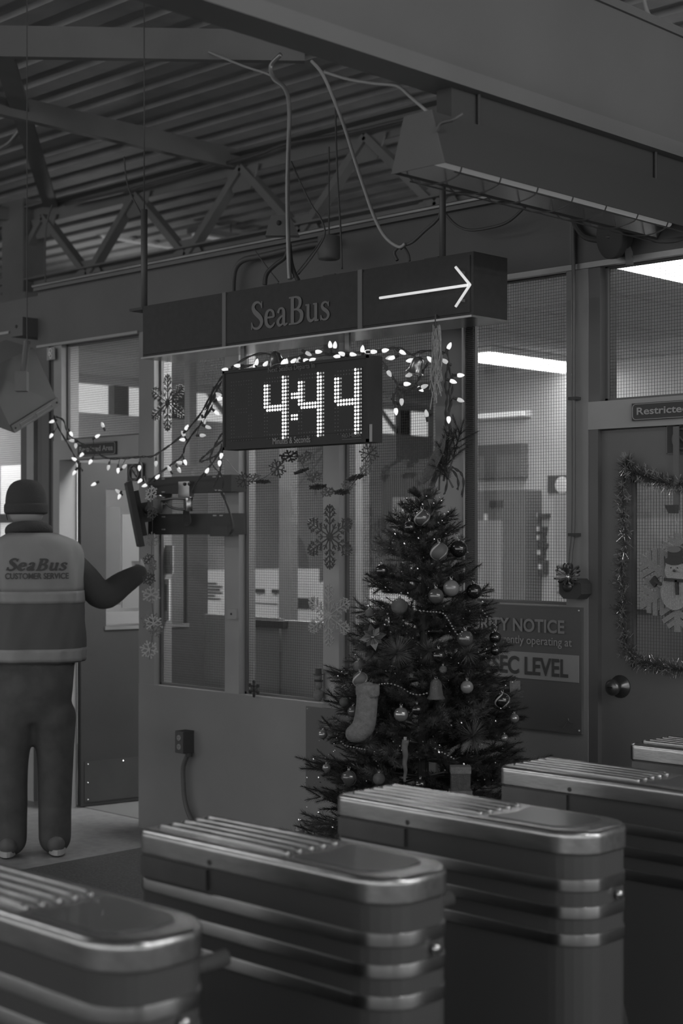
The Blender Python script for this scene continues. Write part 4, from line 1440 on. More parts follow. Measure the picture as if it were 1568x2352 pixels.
for s, fx in ((-1, -.125), (1, .075)):
    limb(bd, [L(s * .085, 0, .9), L((s * .085 + fx) / 2, .01, .5), L(fx, -.0, .09)], [.088, .062, .045])
    limb(bd, [L(fx, -.03, .05), L(fx + s * .01, .14, .035)], [.04, .035])
def hand(mb, wrist, palm_dir, side_dir, up_dir):
    pd_, sd_, ud_ = V(palm_dir).normalized(), V(side_dir).normalized(), V(up_dir).normalized()
    mb.obox(wrist + pd_ * .05, (pd_, sd_, ud_), (.045, .038, .013))
    for k, (l, off) in enumerate(((.07, -.029), (.078, -.01), (.074, .01), (.058, .029))):
        b0 = wrist + pd_ * .09 + sd_ * off
        mb.tube(smoothpath([b0, b0 + pd_ * l * .5 - ud_ * .006, b0 + pd_ * l - ud_ * .028], 3), .0085, 8)
    b0 = wrist + pd_ * .03 - sd_ * .036
    mb.tube(smoothpath([b0, b0 + pd_ * .03 - sd_ * .022, b0 + pd_ * .065 - sd_ * .024 - ud_ * .012], 3), .0095, 8)
hand(bd, wr_r, hd_r - wr_r, V((0, 0, -1)), pr)
hand(bd, wr_l, pd, pr, Z)
remeshed(bd, 'body', 'skin', PE, .011, 4)
# trousers
q = MB()
ell_loft(q, [(.64, -.02, 0, .15, .09), (.70, -.02, 0, .18, .115), (.78, -.02, 0, .19, .125), (.9, -.01, 0, .19, .128), (1.0, 0, 0, .185, .125)])
for s, fx in ((-1, -.125), (1, .085)):
    x1 = s * .098 - .02
    limb(q, [L(x1, 0, .66), L((x1 * .55 + fx * .45) + s * .006, .012, .45), L(fx, .0, .22), L(fx, -.01, .075)], [.112, .090, .082, .080])
remeshed(q, 'trousers', 'denim', PE, .014, 5)
# shoes
for s, fx in ((-1, -.135), (1, .09)):
    q = MB()
    for (y, z, r) in ((-.07, .055, .046), (.0, .06, .048), (.09, .05, .046), (.16, .042, .04)):
        q.ball(L(fx + s * .01 * (y + .07) * 3, y, z), r, 10, 8)
    q.bar(L(fx, -.07, .05), L(fx + s * .015, .15, .045), .07, .06)
    shoe = remeshed(q, 'shoe', 'shoe', PE, .012, 4)
    q = MB()
    n_ = 20
    ol = []
    for k in range(n_):
        a = 2 * PI * k / n_
        ol.append((fx + s * .006 + .044 * math.cos(a) * (1 - .12 * math.sin(a)), .035 + .155 * math.sin(a)))
    q.add([L(x, y, .008) for x, y in ol] + [L(x, y, .034) for x, y in ol], [tuple(reversed(range(n_))), tuple(range(n_, 2 * n_))] + [(k, (k + 1) % n_, n_ + (k + 1) % n_, n_ + k) for k in range(n_)])
    q.build('sole', 'shoe_sole', shoe)
# jacket with sleeves and collar
q = MB()
ell_loft(q, [(.90, -.005, 0, .188, .128), (1.05, 0, 0, .185, .13), (1.2, 0, 0, .188, .135), (1.35, 0, 0, .198, .135), (1.45, -.005, 0, .188, .12), (1.505, -.01, 0, .14, .1), (1.54, -.03, .01, .094, .088)])
limb(q, [sh_r, sh_r * .5 + el_r * .5, el_r, el_r * .45 + wr_r * .55, wr_r], [.070, .070, .072, .064, .05])
limb(q, [sh_l, sh_l * .5 + el_l * .5, el_l, wr_l], [.070, .070, .07, .05])
jk = remeshed(q, 'jacket', 'cloth_black', PE, .013, 5)
q = MB()
o_ = []
for k in range(28):
    a = 2 * PI * k / 28
    o_.append(L(-.038 + .088 * math.cos(a), .018 + .085 * math.sin(a), 1.562 - .018 * math.sin(a)))
q.tube(o_, .030, 10, True)
q.tube([p + Z * .012 + (L(-.038, .018, 1.562) - p) * .06 for p in o_], .022, 10, True)
cl = remeshed(q, 'collar', 'knit', PE, .01, 4)
# beanie with folded brim
q = MB()
ell_loft(q, [(1.675, hx, .05, .098, .108), (1.71, hx, .05, .1, .111), (1.75, hx, .05, .094, .106), (1.785, hx, .045, .078, .09), (1.805, hx, .04, .052, .062), (1.812, hx, .04, .02, .03)])
bn = remeshed(q, 'beanie', 'knit', PE, .01, 4)
q = MB()
ell_loft(q, [(1.642, hx, .045, .098, .108), (1.65, hx, .045, .106, .117), (1.69, hx, .047, .106, .117), (1.697, hx, .048, .099, .11)])
remeshed(q, 'brim', 'knit', bn, .008, 3)
q = MB()
ell_loft(q, [(1.60, hx, .03, .062, .06), (1.63, hx, .04, .08, .088), (1.66, hx, .047, .088, .098)])
q.build('hair', 'hair', PE, True)
MB().tube(smoothpath([L(hx - .09, .04, 1.665), L(hx - .094, .02, 1.64), L(hx - .088, .0, 1.615)], 3), .003, 5).build('mask_strap', 'black', PE)
# safety vest: outer shell with sections by height
VS = [(.925, -.005, 0, .232, .150), (.945, -.005, 0, .232, .150), (.999, -.003, 0, .228, .150), (1.1, 0, 0, .224, .150), (1.212, 0, 0, .222, .15), (1.272, 0, 0, .222, .152), (1.36, .0, 0, .224, .15), (1.42, .0, 0, .224, .146), (1.46, .0, 0, .221, .138), (1.49, -.003, 0, .213, .128), (1.513, -.006, 0, .196, .118), (1.535, -.014, .004, .155, .105), (1.555, -.028, .01, .108, .094)]
def vest_slice(z0, z1):
    secs = []
    def ip(z):
        for a, b in zip(VS, VS[1:]):
            if a[0] <= z <= b[0]:
                t = (z - a[0]) / (b[0] - a[0])
                return (z,) + tuple(a[i] * (1 - t) + b[i] * t for i in range(1, 5))
        return VS[-1]
    n = max(4, int((z1 - z0) / .02))
    return [ip(z0 + (z1 - z0) * k / n) for k in range(n + 1)]
def vest(name, z0, z1, mat, par, grow=0.0):
    mb = MB()
    n = 56
    secs = vest_slice(z0, z1)
    for z, cx, cy, rx, ry in secs:
        for k in range(n):
            a = 2 * PI * k / n
            c_, s_ = math.cos(a), math.sin(a)
            e = 2.5
            fold = .006 * math.sin(a * 9 + z * 7) + .003 * math.sin(a * 17 - z * 23) + .005 * math.sin(a * 5 + z * 14)
            fold *= min(1, (1.56 - z) * 4)
            mb.v.append(L(cx + (rx + grow + fold) * math.copysign(abs(c_) ** (2 / e), c_), cy + (ry + grow + fold) * math.copysign(abs(s_) ** (2 / e), s_), z))
    for i in range(len(secs) - 1):
        for k in range(n):
            mb.f.append((i * n + k, i * n + (k + 1) % n, (i + 1) * n + (k + 1) % n, (i + 1) * n + k))
    o = mb.build(name, mat, par, True)
    sd = o.modifiers.new('th', 'SOLIDIFY')
    sd.thickness = .004
    return o
vt = vest('vest', 1.272, 1.553, 'vest_light', PE)
vest('vest_lower', .93, 1.272, 'vest_dark', PE)
vest('reflective_tape', 1.215, 1.273, 'vest_tape', PE, .0035)
vest('reflective_tape', .937, .997, 'vest_tape', PE, .0035)
# lettering pressed onto the vest back
bv = BVHTree.FromPolygons([v.co + ORG[PE.name] for v in vt.data.vertices], [tuple(p.vertices) for p in vt.data.polygons])
def on_vest(vsfs, xc, zb, wd, ht, name):
    vs, fs = place(vsfs, (0, 0, 0), X, Z, wd, ht)
    bm = bmesh.new()
    bl = [bm.verts.new(p) for p in vs]
    for f in fs:
        try:
            bm.faces.new([bl[i] for i in f])
        except ValueError:
            pass
    bmesh.ops.triangulate(bm, faces=bm.faces)
    for _ in range(2):
        lg = [e for e in bm.edges if e.calc_length() > .012]
        if lg:
            bmesh.ops.subdivide_edges(bm, edges=lg, cuts=1)
    bm.verts.ensure_lookup_table()
    bm.verts.index_update()
    out = []
    for v in bm.verts:
        p0 = L(xc - wd / 2 + v.co.x, -.5, zb + v.co.z)
        h = bv.ray_cast(p0, pd)
        out.append((h[0] if h[0] else L(xc - wd / 2 + v.co.x, -.15, zb + v.co.z)) - pd * (.006 - v.co.y))
    q = MB()
    q.add(out, [tuple(v.index for v in f.verts) for f in bm.faces])
    bm.free()
    return q.build(name, 'black', PE, fixn=False)
on_vest(serif('SeaBus', .06, .28), 0.0, 1.371, .288, .062, 'lettering')
on_vest(TXT[('CUSTOMER SERVICE', .02)], 0.0, 1.333, .297, .029, 'lettering')
# ================================================================== CHRISTMAS TREE
TC = V((-3.86, 4.40, 0))
TR = [(.0, .54), (.2, .52), (.4, .485), (.6, .44), (.8, .39), (1.0, .335), (1.17, .275), (1.38, .22), (1.5, .185), (1.62, .11), (1.74, .05), (2.5, .03)]
def trad(z):
    for (a, ra), (b, rb_) in zip(TR, TR[1:]):
        if z <= b:
            return ra + (rb_ - ra) * (z - a) / (b - a)
    return .03
XT = thing('christmas_tree', 'decorated dark artificial Christmas tree leaning on the booth wall', 'Christmas tree', (TC.x, TC.y, .008))
MB().tube([(TC.x, TC.y, .02), (TC.x, TC.y, .9), (TC.x + .01, TC.y, 1.72)], [.025, .02, .006], 10).build('trunk', 'bark', XT)
q = MB()
for k in range(4):
    a = k * PI / 2 + .4
    q.bar((TC.x, TC.y, .06), (TC.x + .25 * math.cos(a), TC.y + .25 * math.sin(a), .02), .03, .02)
q.tube([(TC.x, TC.y, .01), (TC.x, TC.y, .16)], .035, 12)
q.build('stand', 'black', XT)
def branch_mesh(Ln, seed, tip):
    rnd = random.Random(seed)
    q = MB()
    q.tube([(0, 0, 0), (Ln * .5, 0, .0), (Ln, 0, Ln * .06)], [.004, .003, .0015], 4)
    segs = [((Ln * .25, 0, 0), (Ln, 0, Ln * .06), 1.0)]
    nt = 4 if Ln < .22 else 6 if Ln < .34 else 9
    for k in range(nt):
        f = .3 + .62 * k / nt
        for s in (-1, 1):
            a = math.radians(rnd.uniform(28, 50)) * s
            l = min(Ln * rnd.uniform(.26, .42), rnd.uniform(.06, .10)) * (1.2 - f * .45)
            p = V((Ln * f, 0, 0))
            e = p + V((math.cos(a) * l, math.sin(a) * l, rnd.uniform(-.2, .45) * l))
            q.tube([p, e], [.002, .001], 3)
            segs.append((p, e, .9))
    for a, b, sc_ in segs:
        a, b = V(a), V(b)
        d = b - a
        ln = d.length
        d.normalize()
        u = d.orthogonal().normalized()
        w_ = d.cross(u)
        n = int(ln / .00085)
        for i in range(n):
            f = i / n
            p = a + d * ln * f
            an = i * 2.399 + rnd.uniform(-.3, .3)
            rad = u * math.cos(an) + w_ * math.sin(an)
            nl = rnd.uniform(.018, .030) * sc_
            tipv = p + (d * rnd.uniform(.45, .85) + rad * .8).normalized() * nl
            s_ = rad.cross(d).normalized() * .0011
            q.add([p + s_, p - s_, tipv], [(0, 1, 2)])
        for i in range(10):
            an = rnd.uniform(0, 2 * PI)
            rad = u * math.cos(an) + w_ * math.sin(an)
            tipv = b + (d + rad * rnd.uniform(.1, .6)).normalized() * .02
            s_ = rad.cross(d).normalized() * .0009
            q.add([b + s_, b - s_, tipv], [(0, 1, 2)])
    me = bpy.data.meshes.new('branch')
    me.from_pydata([tuple(p) for p in q.v], [], q.f)
    me.materials.append(MAT[tip])
    return me
BM = {}
for i, Ln in enumerate((.13, .2, .3, .42, .52)):
    BM[i] = (Ln, [branch_mesh(Ln, 10 * i + k, 'needle' if k < 2 else 'needle_tip') for k in range(3)])
rnd = random.Random(5)
z = .16
nb = 0
while z < 1.74:
    r = trad(z)
    n = int(5 + r * 22)
    for k in range(n):
        a = 2 * PI * (k + rnd.uniform(-.3, .3)) / n + z * 9
        Lr = r * rnd.uniform(.86, 1.14)
        if math.sin(a) > .1:
            Lr = min(Lr, (4.90 - TC.y) / math.sin(a) - .02)
        i = min(range(5), key=lambda i: abs(BM[i][0] - Lr))
        me = BM[i][1][rnd.choice((0, 0, 1, 1, 2))]
        o = bpy.data.objects.new('branch', me)
        COL.objects.link(o)
        o.parent = XT
        o.location = V((0, 0, z - .008 - .03))
        pitch = math.radians(rnd.uniform(-4, 16) + max(0, (z - 1.25)) * 70)
        o.rotation_euler = (rnd.uniform(-.6, .6), -pitch, a)
        s = Lr / BM[i][0]
        o.scale = (s, s, s)
        nb += 1
    z += .062 if z > .5 else .085
print('branches', nb)

def on_tree(px, py, out=.0):
    """point on the near face of the tree cone under a pixel"""
    d = ray(px, py)
    axis_t = (TC - CAM).dot(FW)
    best = None
    t = axis_t - .7
    while t < axis_t + .1:
        p = CAM + d * t
        if math.hypot(p.x - TC.x, p.y - TC.y) < trad(p.z) * .97 + out:
            return p
        t += .01
    return CAM + d * axis_t
# top twigs bundled to the hanging ribbon
tw = thing('evergreen_sprig', 'upright dark evergreen sprig bundled at the tip of the tree', 'sprig', (at(1025, 1100, 4.4)))
for k, (px, py, l) in enumerate(((1018, 1105, .17), (1030, 1085, .15), (1008, 1125, .16), (1040, 1120, .12))):
    p = at(px, py, 4.42)
    o = bpy.data.objects.new('twig', BM[1 if l > .14 else 0][1][k % 3])
    COL.objects.link(o)
    o.parent = tw
    o.location = p - ORG[tw.name]
    o.rotation_euler = (k, -math.radians(78 - 6 * k), k * 1.1)

# ------------------------------------------------------------------ ornaments
def ball_ornament(px, py, rpx, mat, label, kind='ball'):
    c = on_tree(px, py, .02)
    r = rpx * (c - CAM).dot(FW) / FPX
    t = thing('ornament_%s' % kind, label, 'ornament', c - Z * r, 'ornaments on the tree')
    if kind == 'ball':
        MB().ball(c, r, 24, 16).build('globe', mat, t, True)
    elif kind == 'striped_ball':
        MB().ball(c, r, 24, 16).build('globe', mat, t, True)
        for k in range(3):
            a0 = k * 2 * PI / 3 - 1.9
            pts = []
            for i in range(13):
                ph = -PI / 2 + PI * (i + .5) / 13.5
                a = a0 + ph * .9
                pts.append(c + V((math.cos(ph) * math.cos(a), math.cos(ph) * math.sin(a), math.sin(ph))) * r * 1.0)
            MB().tube(pts, [r * .12 * math.cos(-PI / 2 + PI * (i + .5) / 13.5) + .0006 for i in range(13)], 6).build('stripe', 'flake_white' if k == 0 else 'orn_pale', t, True)
    elif kind == 'drop':
        MB().lathe([(.001, -r * 1.3), (r * .45, -r * .9), (r * .85, -r * .3), (r, .1 * r), (r * .8, r * .6), (r * .3, r * .9), (.001, r)], c, Z, 18).build('globe', mat, t, True)
        MB().tube([c + V((math.cos(.3) * r * 1.005 * math.cos(p_), math.sin(.3) * r * 1.005 * math.cos(p_), math.sin(p_) * r)) for p_ in [-1.2 + .2 * i for i in range(13)]], .0015, 5).build('seam', 'black', t)
    MB().lathe([(r * .22, 0), (r * .22, r * .22), (r * .12, r * .26)], c + Z * r * .93, Z, 12).build('cap', 'brass', t, True)
    MB().tube([c + Z * (r * 1.25) + (RT * math.cos(a) + Z * math.sin(a)) * r * .17 + Z * r * .1 for a in [i * PI / 5 for i in range(10)]], .0009, 5, True).build('loop', 'brass', t)
    return t
BALLS = [
    (969, 1190, 18, 'orn_mid', 'matte ball with a dark swirl just under the tree tip', 'striped_ball'),
    (940, 1211, 14, 'orn_dark', 'small dark ball left below the tree tip', 'ball'),
    (1008, 1267, 20, 'orn_matte', 'striped ball high in the middle of the tree', 'striped_ball'),
    (1053, 1261, 20, 'orn_dark', 'shiny black ball right of the upper striped ball', 'ball'),
    (876, 1311, 15, 'orn_dark', 'shiny black ball at the upper left edge of the tree', 'ball'),
    (1036, 1351, 19, 'orn_pale', 'palest ball of the tree, marbled, at mid height', 'ball'),
    (1001, 1369, 18, 'orn_mid', 'grey ball touching the palest ball on its left', 'ball'),
    (1088, 1358, 18, 'orn_dark', 'shiny black ball right of the palest ball', 'ball'),
    (917, 1393, 19, 'orn_glitter', 'large glittered ball left of the bead string', 'ball'),
    (1068, 1467, 19, 'orn_mid', 'grey shiny ball hanging under the end of the bead string', 'ball'),
    (1137, 1464, 14, 'orn_dark', 'dark ball at the right edge beside the notice lettering', 'ball'),
    (1007, 1506, 16, 'orn_dark', 'dark mirror ball in the centre of the tree', 'ball'),
    (1137, 1494, 12, 'orn_dark', 'small dark ball below the one at the notice lettering', 'ball'),
    (1072, 1578, 15, 'orn_pale', 'pale satin ball right of the glitter bell', 'ball'),
    (827, 1561, 17, 'orn_matte', 'striped dark and white ball above the stocking', 'striped_ball'),
    (921, 1641, 17, 'orn_glass', 'mirror ball right of the stocking, showing a bright bar', 'ball'),
    (957, 1630, 13, 'orn_dark', 'dark mirror ball just right of the bar-lit mirror ball', 'ball'),
    (811, 1634, 13, 'orn_mid', 'small shiny ball left of the stocking', 'ball'),
    (1153, 1609, 17, 'orn_dark', 'dark swirled ball at the lower right edge of the tree', 'striped_ball'),
    (801, 1787, 18, 'orn_mid', 'plain matte ball above the turnstile at lower left', 'drop'),
    (749, 1764, 10, 'orn_glass', 'small glass drop at the lower left of the tree', 'drop'),
    (1158, 1695, 9, 'orn_glass', 'tiny glass ball at the lower right of the tree', 'ball'),
    (870, 1789, 14, 'orn_glitter', 'glitter ball right of the plain matte ball', 'ball'),
    (965, 1802, 13, 'orn_dark', 'dark ball low in the middle just above the turnstile', 'ball'),
    (741, 1687, 11, 'orn_glass', 'clear glass ball at the left edge by the dark board', 'ball'),
    (688, 1907, 12, 'orn_pale', 'lowest pale ball at the bottom left of the tree', 'ball'),
    (1017, 1538, 9, 'orn_glitter', 'tiny glitter ball above the glitter bell', 'ball'),
    (1181, 1650, 11, 'orn_glass', 'glass ball at the far right edge of the tree', 'ball'),
    (848, 1408, 10, 'orn_glitter', 'small glitter ball at the left edge above the flower', 'ball'),
    (823, 1530, 13, 'orn_glitter', 'glitter ball at the left edge above the striped ball', 'ball'),
    (790, 1612, 11, 'orn_glitter', 'small sparkling ball left of the stocking cuff', 'ball'),
    (905, 1530, 9, 'orn_dark', 'little dark ball under the spiky tuft', 'ball')]
for b_ in BALLS:
    ball_ornament(*b_)
# stocking
c = on_tree(840, 1640, .03)
sc_px = (c - CAM).dot(FW) / FPX
t = thing('ornament_stocking', 'plush grey Christmas stocking hanging left on the tree', 'ornament', c - Z * .1, 'ornaments on the tree')
def pxo(dx, dy, back=0):
    return c + RT * (dx * sc_px) - Z * (dy * sc_px) + FW * back
q = MB()
limb(q, [pxo(4, -50), pxo(2, -20), pxo(-2, 15), pxo(-8, 32)], [.040, .040, .042, .042], 12)
limb(q, [pxo(-6, 30), pxo(-18, 42), pxo(-27, 45)], [.042, .040, .034], 12)
remeshed(q, 'sock', 'plush', t, .008, 4)
q = MB()
q.lathe([(.042, -.024), (.049, -.014), (.049, .02), (.042, .024)], pxo(4, -54), Z, 18, (1, .75))
q.build('cuff', 'plush', t, True)
MB().tube([pxo(12, -66), pxo(16, -76), pxo(12, -82), pxo(8, -74), pxo(11, -66)], .0015, 5).build('hanging_loop', 'cord_black', t)
# bells
def bell(px, py, rpx, hpx, mat, label, free=None, tilt=None):
    c = free if free is not None else on_tree(px, py, .02)
    k = (c - CAM).dot(FW) / FPX
    r, h = rpx * k, hpx * k
    ax = (V(tilt) if tilt is not None else Z).normalized()
    t = thing('ornament_bell', label, 'ornament', c, 'bells')
    MB().lathe([(r * 1.25, -h * .5), (r * 1.2, -h * .46), (r * .95, -h * .3), (r * .85, 0), (r * .75, h * .3), (r * .45, h * .46), (.001, h * .5)], c, ax, 20).build('bell', mat, t, True)
    MB().ball(c - ax * h * .52, r * .25, 10, 6).build('clapper', 'brass', t, True)
    MB().tube([c + ax * h * .5 + (RT * math.cos(a) + ax * (math.sin(a) + .8)) * r * .18 for a in [i * PI / 5 for i in range(10)]], .001, 5, True).build('loop', 'brass', t)
bell(1001, 1582, 17, 46, 'orn_glitter', 'glittered bell in the lower middle of the tree')
bell(890, 1423, 9, 26, 'orn_dark', 'small dark bell left of the tree centre above the flower')
bell(0, 0, 17, 38, 'brass', 'shiny metal bell among the lights left on the departure board', at(634, 826, 4.47), (-.35, 0, .9))
bell(0, 0, 18, 40, 'brass', 'shiny metal bell in the light string right of the departure board', at(958, 838, 4.47), (.35, 0, .9))
# poinsettia
c = on_tree(856, 1463, .03)
t = thing('ornament_flower', 'pale poinsettia flower on the left side of the tree', 'ornament', c, 'ornaments on the tree')
for k in range(8):
    a = 2 * PI * k / 8 + .2
    d = RT * math.cos(a) + Z * math.sin(a)
    sdv = RT * -math.sin(a) + Z * math.cos(a)
    l = (.052, .042)[k % 2]
    f = -FW
    q = MB().add([c, c + d * l * .5 + sdv * .014 + f * .012, c + d * l + f * .004, c + d * l * .5 - sdv * .014 + f * .012,
                  c - f * .002, c + d * l * .5 + sdv * .014 + f * .01, c + d * l + f * .002, c + d * l * .5 - sdv * .014 + f * .01],
                 [(0, 1, 2), (0, 2, 3), (4, 6, 5), (4, 7, 6), (0, 4, 5, 1), (1, 5, 6, 2), (2, 6, 7, 3), (3, 7, 4, 0)])
    q.build('petal', 'orn_pale' if k in (1, 4, 6) else 'plush_dark', t)
MB().ball(c - FW * .012, .007, 10, 6).build('stamens', 'brass', t, True)
# icicle stick and gift shaped ornament, heart, tag
c = on_tree(930, 1748, .02)
t = thing('ornament_icicle', 'long twisted icicle stick hanging low on the tree', 'ornament', c - Z * .08, 'ornaments on the tree')
MB().tube([c + Z * (.075 - .15 * i / 14) + (RT * math.cos(i * 1.2) + FW * math.sin(i * 1.2)) * .002 for i in range(15)], [.013 - .0006 * i for i in range(15)], 8).build('stick', 'orn_matte', t, True)
MB().lathe([(.007, 0), (.007, .012)], c + Z * .075, Z, 8).build('cap', 'brass', t)
c = on_tree(1057, 1796, .03)
t = thing('ornament_gift', 'little wrapped gift box ornament standing above the turnstile', 'ornament', c - Z * .05, 'ornaments on the tree')
MB().obox(c, (RT, FW, Z), (.034, .025, .042)).build('box', 'plush_dark', t)
MB().obox(c + Z * .045, (RT, FW, Z), (.036, .027, .012)).build('lid', 'plush', t)
MB().obox(c - Z * .036, (RT, FW, Z), (.04, .03, .008)).build('base', 'plush', t)
c = on_tree(1182, 1577, .0)
t = thing('ornament_tag', 'small pale plush square at the right edge of the tree', 'ornament', c, 'ornaments on the tree')
MB().obox(c, (RT, FW, Z), (.02, .008, .022)).build('body', 'plush', t)
MB().tube([c + Z * .022, c + Z * .03 + RT * .006, c + Z * .04], .001, 5).build('loop', 'brass', t)
# spiky tinsel tufts
def tuft(px, py, rad, label, mat='needle_tip', n=170):
    c = on_tree(px, py, .0)
    rn = random.Random(px)
    q = MB()
    for i in range(n):
        d = V((rn.gauss(0, 1), rn.gauss(0, 1), rn.gauss(0, 1))).normalized()
        if d.dot(FW) > .4:
            d = d - FW * 2 * d.dot(FW)
        s_ = d.orthogonal().normalized() * .0011
        l = rad * rn.uniform(.6, 1.05)
        q.add([c + s_, c - s_, c + d * l], [(0, 1, 2)])
    t = thing('spiky_tuft', label, 'decoration', c, 'spiky tufts on the tree')
    q.build('spikes', mat, t, kind='stuff', fixn=False)
    MB().ball(c, rad * .12, 8, 6).build('core', 'bark', t)
tuft(912, 1500, .085, 'spiky pale tuft left of the tree centre', 'orn_matte', 260)
tuft(985, 1190, .05, 'spiky tuft under the tip of the tree')
tuft(985, 1495, .06, 'spiky tuft right of the tree centre')
tuft(1085, 1690, .08, 'wide spiky tuft at the lower right of the tree', 'needle_tip', 220)
tuft(845, 1705, .06, 'spiky tuft under the stocking')
tuft(1075, 1500, .06, 'spiky tuft between the notice and the tree centre')
# glints on the needles, put in as tiny reflective squares
fs_ = thing('needle_glints', 'tiny flakes added as glints over the needles of the tree', 'glitter', TC + Z * .3)
q = MB()
rn = random.Random(3)
for i in range(1500):
    zz = rn.uniform(.25, 1.7)
    a = rn.uniform(-PI, .9)
    r = trad(zz) * rn.uniform(.8, 1.04)
    p = V((TC.x + r * math.cos(a), TC.y + r * math.sin(a), zz))
    d = V((rn.gauss(0, 1), rn.gauss(0, 1), rn.gauss(0, 1))).normalized()
    e = d.orthogonal().normalized()
    g = d.cross(e)
    s = rn.uniform(.0012, .0032)
    q.add([p + e * s, p + g * s * 1.4, p - e * s, p - g * s * 1.4], [(0, 1, 2, 3)])
q.build('flakes', 'tinsel', fs_, kind='stuff', fixn=False)
# bead strings
def beads(label, pts, out=.03):
    P = [on_tree(x, y, out) for x, y in pts]
    P = smoothpath(P, 10)
    t = thing('bead_string', label, 'bead string', P[0], 'bead strings on the tree')
    MB().tube(P, .0008, 4).build('thread', 'cord_black', t)
    acc = 0
    src_ = None
    for a, b in zip(P, P[1:]):
        acc += (b - a).length
        if acc > .0105:
            acc = 0
            if src_ is None:
                src_ = MB().ball(b, .0038, 8, 6).build('bead', 'orn_glass', t, True)
                b0 = b
            else:
                o = bpy.data.objects.new('bead', src_.data)
                COL.objects.link(o)
                o.parent = t
                o.location = b - b0
beads('upper bead string curving down right of the glittered ball', [(946, 1400), (985, 1405), (1015, 1408), (1030, 1425), (1042, 1446), (1052, 1458), (1062, 1450)])
beads('middle bead string from the stocking to the glitter bell', [(864, 1573), (893, 1570), (919, 1578), (942, 1592), (962, 1596), (981, 1592)])
beads('short bead string below the stocking', [(780, 1699), (793, 1712), (815, 1717), (839, 1722)])
beads('lower right bead string above the gift box', [(992, 1716), (1015, 1728), (1046, 1745)])
beads('bead string at the right edge of the tree', [(1102, 1395), (1125, 1425), (1140, 1440)])

# burlap strip and mesh ribbon at the tree top
q = MB()
rn = random.Random(9)
for k in range(46):
    x = 1002 + rn.uniform(-8, 8)
    ln = rn.uniform(90, 160)
    st_ = rn.uniform(0, 40)
    pts = []
    for i in range(7):
        y_ = 745 + st_ + ln * i / 6
        wob = (8 + 10 * (i / 6)) * math.sin(i * .9 + k) * .5
        pts.append(at(x + wob * (.3 + i / 8), y_, 4.44 + rn.uniform(-.01, .01)))
    q.tube(pts, .0022, 4)
bo = thing('burlap_strip', 'frayed burlap strip hanging from the sign above the tree', 'ribbon', at(1005, 905, 4.44))
q.build('strands', 'burlap', bo, kind='stuff', fixn=False)
MB().tube([at(1000, 722, 4.44), at(1001, 760, 4.44)], .004, 6).build('tie', 'cord_black', bo)
rb = thing('mesh_ribbon', 'dark lace ribbon hanging like a long leaf above the tree', 'ribbon', at(985, 1100, 4.4))
for nm, L0, R0 in (('ribbon_front', [(1022, 985), (1006, 1020), (988, 1050), (972, 1085), (962, 1105)], [(1024, 990), (1020, 1030), (1008, 1060), (990, 1095), (972, 1112)]),
                   ('ribbon_back', [(1026, 1010), (1010, 1045), (998, 1080), (985, 1115)], [(1028, 1012), (1022, 1050), (1010, 1085), (995, 1120)])):
    a = smoothpath(C(L0, 4.40 if 'front' in nm else 4.43), 4)
    b = smoothpath(C(R0, 4.38 if 'front' in nm else 4.42), 4)
    q = MB()
    n = len(a)
    q.add(a + b + [p + Y * .002 for p in a] + [p + Y * .002 for p in b], [(i, i + 1, n + i + 1, n + i) for i in range(n - 1)] + [(2 * n + i, 3 * n + i, 3 * n + i + 1, 2 * n + i + 1) for i in range(n - 1)] + [(i, 2 * n + i, 2 * n + i + 1, i + 1) for i in range(n - 1)] + [(n + i, n + i + 1, 3 * n + i + 1, 3 * n + i) for i in range(n - 1)])
    q.build(nm, 'ribbon_mesh', rb, True)

